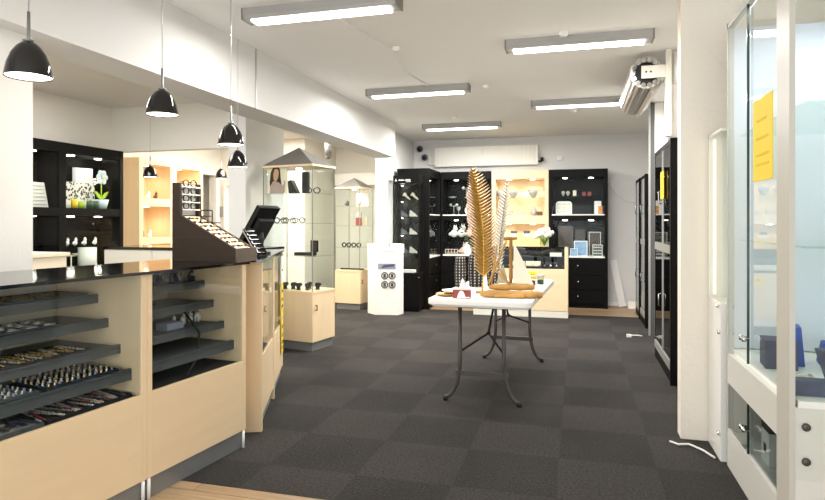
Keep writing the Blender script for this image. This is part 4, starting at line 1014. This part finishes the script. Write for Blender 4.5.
for k in range(10):
    a = k * .63; lf.tube([(0, 0, .01), (.03 * math.cos(a), .03 * math.sin(a), .08), (.07 * math.cos(a), .07 * math.sin(a), .12)], [.004, .012, .004], 6)
lf.build('stems', 'leaf', fv)
for k, (x, y, z) in enumerate([(0, -.02, .2), (-.08, 0, .17), (.08, -.01, .17), (-.04, -.05, .15), (.05, -.05, .14), (-.1, .02, .12), (.03, .03, .21), (-.05, .04, .2)]):
    b = MB()
    for q in range(9):
        a = q * 2.4; b.ball((x + .028 * math.cos(a), y + .02 * math.sin(a), z + .012 * math.sin(a * 1.7)), .02, (1, .7, 1), 8)
    b.build('blossom', 'petal', fv)

# ------------------------------------------------------------------ radiator, cameras, wall things
ra = thing('radiator', 'long white ribbed radiator mounted high on the back wall', 'radiator', (-2.29, 9.69, 2.215))
W = 1.68; Hh = .315
mb = MB(); n = 50; pts = []
for k in range(n + 1): pts += [(W * k / n - .006 if k else 0, -.0), (W * k / n + .006 if k < n else W, .0)] if False else [(W * k / n, .002 if k % 2 else 0)]
mb.prism(pts + [(W, .06), (0, .06)], .015, Hh - .015, 'z'); mb.box(0, W, 0, .06, 0, .015); mb.box(0, W, 0, .06, Hh - .015, Hh)
mb.build('panel', 'radiator', ra)
g = MB()
for k in range(40): g.box(.02 + k * .041, .045 + k * .041, .01, .05, Hh, Hh + .006)
g.build('top_grille', 'alu', ra)
v = MB(); v.cyl((W, .03, .05), (W + .06, .03, .05), .015); v.lathe([(0, 0), (.025, 0), (.025, .06), (0, .065)], (W + .06, .03, .05), 14); v.build('valve', 'rubber', ra)
B(.78, .81, -.012, 0, .18, .27).build('heat_meter', 'offwhite', ra)
v = MB(); v.tube([(0, .03, .05), (-.1, .03, .05), (-.1, .03, .3), (0, .03, .3)], .011, 8); v.tube([(-.1, .03, .2), (-.1, .11, .2)], .011, 8); v.build('pipes', 'radiator', ra)
for k in (.2, 1.48): B(k, k + .03, .06, .11, .05, .25).build('bracket', 'radiator', ra)
for k, (x, y, z, l) in enumerate([(-2.55, 9.7, 2.52, 'dark grey dome camera high in the back left corner'), (-2.47, 9.72, 2.38, 'second dark camera just below the corner dome camera')]):
    t = thing('security_camera', l, 'camera', (x, y, z)); MB().ball((0, 0, 0), .055, n=16).build('camera_body', 'shelfgrey', t); MB().cyl((0, -.04, -.01), (.01, -.075, -.02), .026).build('lens', 'blackgloss', t); MB().cyl((0, .03, 0), (0, .8 * (9.8 - y), 0), .02).build('mount', 'shelfgrey', t)
wc = MB(); wc.tube([(.46, 9.79, 1.9), (.6, 9.79, 1.7), (.75, 9.79, 1.6), (.9, 9.79, 1.62)], .006, 6)
single('wall_cable', wc, 'wirewhite', 'white cable sagging on the back wall right of the black cabinet', 'cable')
single('wall_socket', boxm(.07, .03, .07), 'plastic', 'small white wall box at the end of the sagging cable', 'socket', (.92, 9.783, 1.58))
single('wall_socket', boxm(.08, .03, .06), 'plastic', 'small white wall box right of the radiator', 'socket', (-.28, 9.783, 2.28))
pk = MB(); pk.prism([(-.05, -.012), (.05, -.012), (.05, .012), (-.05, .012)], 0, .72, 'z', Matrix.Rotation(R(-11), 4, 'Y') @ Matrix.Rotation(R(-6), 4, 'X')); 
o = single('leaning_panel', pk, 'plastic', 'white narrow panel leaning on the back wall beside the black cabinet', 'panel', (.66, 9.70, .008)); o.rotation_euler = (0, 0, 0)
for v_ in o.data.vertices: v_.co.x -= 2 * 0
o.data.transform(Matrix.Diagonal((1, 1, 1, 1)))
single('small_box', boxm(.1, .1, .1), 'plastic', 'small white box on the wooden floor by the back wall', 'box', (.78, 9.6, 0))
fcab = MB(); fcab.tube([(.56, 7.2, .008), (.6, 7.26, .008), (.66, 7.28, .008), (.7, 7.25, .008)], .007, 6); fcab.box(.53, .58, 7.17, 7.21, 0, .03)
single('floor_plug', fcab, 'wirewhite', 'white plug and short cable lying on the carpet at right', 'cable')
cyl = MB(); cyl.cyl((0, 0, 0), (0, 0, .18), .045); cyl.ball((0, 0, 0), .045)
single('downlight_cylinder', cyl, 'greymetal', 'grey cylinder spot hanging above the glass towers', 'ceiling lamp', (-3.25, 7.5, 2.19)); MBc = MB().cyl((-3.25, 7.5, 2.37), (-3.25, 7.5, 2.6), .012); 
o2 = MBc.build('rod', 'greymetal'); o2.parent = bpy.data.objects['downlight_cylinder']; o2.location = (3.25, -7.5, -2.19)
single('thermostat', boxm(.1, .02, .17), 'alu', 'grey wall panel beside the white rear door', 'wall panel', (-5.6 + .03, 8.539, 1.38))
single('ventilation_box', boxm(1.1, .2, .2), 'white', 'white horizontal duct on the rear wall above the farther tower', 'duct', (-3.5, 9.699, 1.93))

# ------------------------------------------------------------------ right hand cabinets
def right_cab(label, x, y0, y1, h, zrail, sign=False, d=.3):
    t = thing('glass_door_cabinet', label, 'cabinet', (x, y1, 0), -PI / 2, 'black cabinets along the right wall'); w = y1 - y0
    c = MB(); c.box(0, .03, 0, d, 0, h); c.box(w - .035, w, -.012, d, 0, h); c.box(.03, w - .035, d - .015, d, 0, h); c.box(.03, w - .035, 0, d - .015, h - .04, h); c.box(.03, w - .035, .0, d - .015, 0, .1)
    c.build('carcass', 'black', t)
    B(.03, w - .035, -.004, d - .016, zrail - .04, zrail + .03).build('middle_rail', 'alu', t); B(.03, w - .035, -.006, .01, .1, .17).build('bottom_rail', 'alu', t)
    for (a, b) in ((.17, zrail - .04), (zrail + .03, h - .04)):
        g = B(.032, w - .037, .002, .007, a + .002, b - .002).build('glass_door', 'glasslow', t)
        f = MB(); f.box(w / 2 - .012, w / 2 + .012, -.004, .01, a, b); f.box(w - .065, w - .04, -.004, .01, a, b); f.build('door_profile', 'alu', t)
        MB().tube([(w / 2 - .06, .0, (a + b) / 2 - .06), (w / 2 - .06, -.025, (a + b) / 2 - .05), (w / 2 - .06, -.025, (a + b) / 2 + .05), (w / 2 - .06, .0, (a + b) / 2 + .06)], .006, 6).build('door_handle', 'chrome', t)
        for k in (1, 2): B(.032, w - .037, .03, d - .016, a + (b - a) * k / 3, a + (b - a) * k / 3 + .006).build('glass_shelf', 'glassgreen', t)
    return t
k1 = right_cab('black glass door cabinet at right with yellow note, nearest of three', .72, 5.14, 6.25, 1.97, 1.08)
k2 = right_cab('middle black glass door cabinet along the right wall beyond the shutter', .80, 7.82, 8.5, 1.89, 1.05)
k3 = right_cab('farthest black glass door cabinet along the right wall', .80, 8.56, 9.15, 1.89, 1.05)
notice('yellow_notice', 'small yellow note stuck on the nearest black glass door cabinet', (.708, 5.62, 1.5), -PI / 2, .2, .24, 'yellow', [(.7, .2, .8, .08), (.5, .15, .85, .06), (.3, .1, .9, .06)], 'notice', 'fadedink')
# roller shutter
rs = thing('roller_shutter', 'rolled up grey metal shutter with bracket under the ceiling at right', 'shutter', (.53, 5.15, 2.5))
mb = MB(); n = 20; rr = .125
for k in range(n):
    a0 = 2 * PI * k / n; a1 = 2 * PI * (k + .9) / n
    mb.prism([(rr * math.cos(a0), rr * math.sin(a0)), (rr * math.cos((a0 + a1) / 2) * 1.03, rr * math.sin((a0 + a1) / 2) * 1.03), (rr * math.cos(a1), rr * math.sin(a1)), (rr * .85 * math.cos(a1), rr * .85 * math.sin(a1)), (rr * .85 * math.cos(a0), rr * .85 * math.sin(a0))], 0, 1.25, 'y')
mb.build('slat_roll', 'shutter', rs)
mb = MB()
for k in range(14):
    a = 2 * PI * k / 14; mb.cyl((.1 * math.cos(a), -.008, .1 * math.sin(a)), (.1 * math.cos(a), .02, .1 * math.sin(a)), .018, n=10)
mb.build('slat_ends', 'chrome', rs)
MB().cyl((0, .0, 0), (0, 1.24, 0), .06).build('axle', 'rubber', rs); MB().cyl((0, .01, 0), (0, .03, 0), .088, n=24).build('inner_coil', 'rubber', rs)
MB().box(-.04, .15, -.03, -.018, -.05, .05).build('bracket_plate', 'offwhite', rs)
mb = MB(); 
for x in (-.005, .03): mb.cyl((x, -.034, .0), (x, -.03, .0), .008, n=8)
mb.build('bolts', 'rubber', rs)
MB().box(.14, .18, -.05, .03, -.52, .165).build('guide_post', 'offwhite', rs)
MB().cyl((.24, .01, -.1), (.24, .01, .14), .04, n=16).build('motor_housing', 'plastic', rs)
MB().prism([(.03, -.13), (.11, -.04), (.13, -.07), (.05, -.16)], .05, 1.2, 'y').build('slat_tail', 'shutter', rs)
MB().box(.18, .35, .02, .03, -.52, .165).build('side_cover', 'plastic', rs)
gr = thing('shutter_guide', 'grey vertical shutter guide rail standing before the middle black cabinet', 'rail', (.80, 7.34, 0))
B(0, .045, 0, .06, 0, 2.66).build('rail', 'rail', gr); B(.045, .18, -.01, .05, 0, 2.66).build('cover', 'white', gr); B(-.02, 0, .0, .02, 0, 2.66).build('edge_strip', 'alu', gr)

# slim white vitrine
wv = thing('white_vitrine', 'slim white wall vitrine between the white pillar and near glass cabinet', 'cabinet', (.745, 3.89, 0), -PI / 2)
w = .31; d = .36
B(0, w, 0, d, .0, .86).build('base_cabinet', 'white', wv, .002)
mb = MB(); mb.box(0, .012, 0, d, .86, 1.81); mb.box(0, w, d - .01, d, .86, 1.81); mb.box(0, w, 0, d, 1.795, 1.81); mb.build('frame', 'white', wv)
B(.013, w - .002, .002, .006, .862, 1.793).build('glass_door', 'glass', wv); B(w - .006, w - .001, .008, d - .011, .862, 1.793).build('glass_side', 'glass', wv)
B(.03, .05, .02, .03, .88, 1.78).build('led_strip', 'led', wv)
MB().ball((w - .03, -.008, .84), .01).build('hinge', 'chrome', wv)
for z in (.7, .15): MB().cyl((w - .02, -.012, z), (w - .02, 0, z), .012).build('door_stud', 'chrome', wv)

# big near glass cabinet
gc = thing('glass_cabinet', 'large white framed glass cabinet filling the right edge', 'cabinet', (.77, 3.55, 0), -PI / 2)
w = .985; d = .62; H = 2.36     # local x runs toward the viewer, y to the right
fr = MB(); fr.box(0, .02, 0, .03, .0, H); fr.box(w - .15, w, .0, .02, .0, H); fr.box(0, w, 0, .03, H - .03, H); fr.box(0, w, d - .03, d, H - .03, H); fr.box(0, .03, d - .03, d, .62, H); fr.box(w - .03, w, d - .03, d, .62, H); fr.box(w - .03, w, .02, d - .03, H - .03, H)
fr.build('frame', 'postgrey', gc)
lw = MB(); lw.box(.02, w - .15, 0, .02, 0, .2); lw.box(.02, w - .15, .0, .03, .445, .60); lw.box(.02, w - .005, .03, d - .01, .575, .60); lw.box(0, .02, .03, d, 0, .6); lw.box(.02, w - .005, d - .02, d, 0, .6); lw.box(w - .02, w - .003, .02, d - .02, 0, .6); lw.box(.02, w - .02, .02, d - .02, .16, .18)
lw.build('base_cabinet', 'basegrey', gc)
B(.0, w, .03, d, .60, .625).build('display_floor', 'white', gc)
B(.015, w - .01, d - .012, d - .004, .63, H - .03).build('back_panel', 'panel', gc)
B(.002, .01, .03, d - .03, .63, H - .03).build('end_panel', 'panel', gc)
hx = (w - .13) / 2 + .07
for (a, b, m) in ((.205, .44, 'glasslow'), (.63, H - .032, 'glass')):
    for j, (xa, xb) in enumerate(((.022, .40), (.39, w - .152))):
        gd = B(xa, xb, .004 + j * .009, .009 + j * .009, a, b).build('glass_door', m, gc)
        kx = .375 if j == 0 else .42
        zk = .325 if a < .5 else .75
        MB().lathe([(0, 0), (.007, 0), (.007, .014), (.013, .016), (.013, .032), (0, .034)], n=14, mtx=Matrix.Translation((kx, .004, zk)) @ Matrix.Rotation(PI / 2, 4, 'X')).build('door_knob', 'chrome', gd, label='chrome knob')
        B(xb - .004, xb, -.001 + j * .009, .01 + j * .009, a, b).build('glass_edge', 'glassedge', gd)
for z in (1.2, 1.75): B(.02, w - .02, .06, d - .02, z, z + .008).build('glass_shelf', 'glassgreen', gc)
sg = B(w - .004, w + .002, .022, d - .02, .33, H - .03).build('side_glass', 'glass', gc)
for z in (.40, .53): MB().lathe([(0, 0), (.015, 0), (.015, .006), (.010, .010), (0, .010)], n=16, mtx=Matrix.Translation((w + .002, .055, z)) @ Matrix.Rotation(PI / 2, 4, 'Y')).build('stud', 'legmetal', gc, label='dark round stud')
light('AREA', world(gc, (w * .5, d * .5, H - .05)), 4, COOL, .6, .4)  # added cool fill under the cabinet top, no lamp fitted there
notice('yellow_notice', 'large yellow notice stuck inside the near glass cabinet door', world(gc, (.655, -.001, 1.48)), -PI / 2, .28, .36, 'yellow', [(.72, .2, .7, .03), (.5, .15, .8, .03), (.3, .15, .85, .03), (.18, .15, .85, .03)], 'notice', 'fadedink')
def gput(name, poly, depth, m, p, label, rz=0, cat='box'):
    return single(name, MB().prism(poly, 0, depth, 'y'), m, label, cat, world(gc, p), rz)
wedge = lambda w, h, t: [(0, 0), (w, 0), (w + t, h), (t, h)]
gput('jewellery_box', wedge(.13, .13, 0), .14, 'slate', (.46, .06, .626), 'dark slate box behind the front glass of the near cabinet', -.1)
b_ = thing('jewellery_box', 'low slate box in front row of the near glass cabinet', 'box', world(gc, (w - .12, .1, .626)), -.05); boxm(.14, .08, .055).build('box', 'slate', b_)
gput('open_box', wedge(.10, .16, -.05), .10, 'slate', (w - .14, .22, .626), 'dark tilted slate box at the right edge of the near cabinet', .1)
gput('blue_box', wedge(.08, .18, -.015), .12, 'blue', (.36, .17, .626), 'cobalt blue box standing behind the post in the near cabinet', -.2)
gput('blue_box', wedge(.1, .1, .02), .1, 'blue', (.3, .33, .626), 'smaller cobalt blue box farther back in the near cabinet', -.2)
pb = MB()
for k in range(6): pb.tube([(random.uniform(-.05, .05), random.uniform(-.04, .04), .01), (random.uniform(-.05, .05), random.uniform(-.04, .04), .02), (random.uniform(-.05, .05), random.uniform(-.04, .04), .01)], .004, 5)
single('necklace_pile', pb, 'silver', 'tangled silver necklaces on the near cabinet floor', 'jewellery', world(gc, (.62, .16, .626)))
wb = thing('storage_box', 'small white carton in the lower part of the near cabinet', 'box', world(gc, (.42, .12, .181)), -PI / 2); boxm(.12, .1, .15).build('carton', 'paper', wb); MB().box(-.02, .02, -.0515, -.0502, .05, .09).build('printed_mark', 'ink', wb)
single('storage_box', boxm(.12, .1, .08), 'blackfelt', 'black box on the white carton in the near cabinet', 'box', world(gc, (.42, .12, .332)), -PI / 2)
wr = MB(); wr.tube([(.70, 3.66 + .0, .3), (.68, 3.6, .33), (.69, 3.55, .31), (.7, 3.6, .26)], .006, 6, True) if False else wr.tube([(.52, 3.8, .012), (.56, 3.76, .012), (.62, 3.78, .012), (.68, 3.7, .012), (.72, 3.6, .012)], .006, 6)
single('power_cable', wr, 'wirewhite', 'white power cable lying at the foot of the white pillar', 'cable')

# ------------------------------------------------------------------ light
wd = bpy.data.worlds.new('world'); scene.world = wd; wd.use_nodes = True
wd.node_tree.nodes['Background'].inputs[0].default_value = (.93, .97, 1, 1); wd.node_tree.nodes['Background'].inputs[1].default_value = 1.3
light('AREA', (-.8, -2.3, 1.2), 85, COOL, 4.5, 2.2, (R(140), 0, 0))  # unseen shop-front daylight, tilted up as fill for the ceiling
light('AREA', (-3.9, 3.9, 2.58), 30, NEUT, 1.2, 1.2)  # added fill to brighten the niche, without a fixture
light('AREA', (-3.9, 7.3, 2.58), 80, (1, .95, .86), 1.4, 1.4)  # added warm fill for the left room and towers, no lamp hangs here
light('SPOT', (-3.25, 7.5, 2.12), 25, WARM, .04, rot=(R(25), 0, 0), spot=130)
vs = scene.view_settings
vs.view_transform = 'Standard'; vs.look = 'None'; vs.gamma = 1; vs.use_curve_mapping = False; vs.exposure = .65
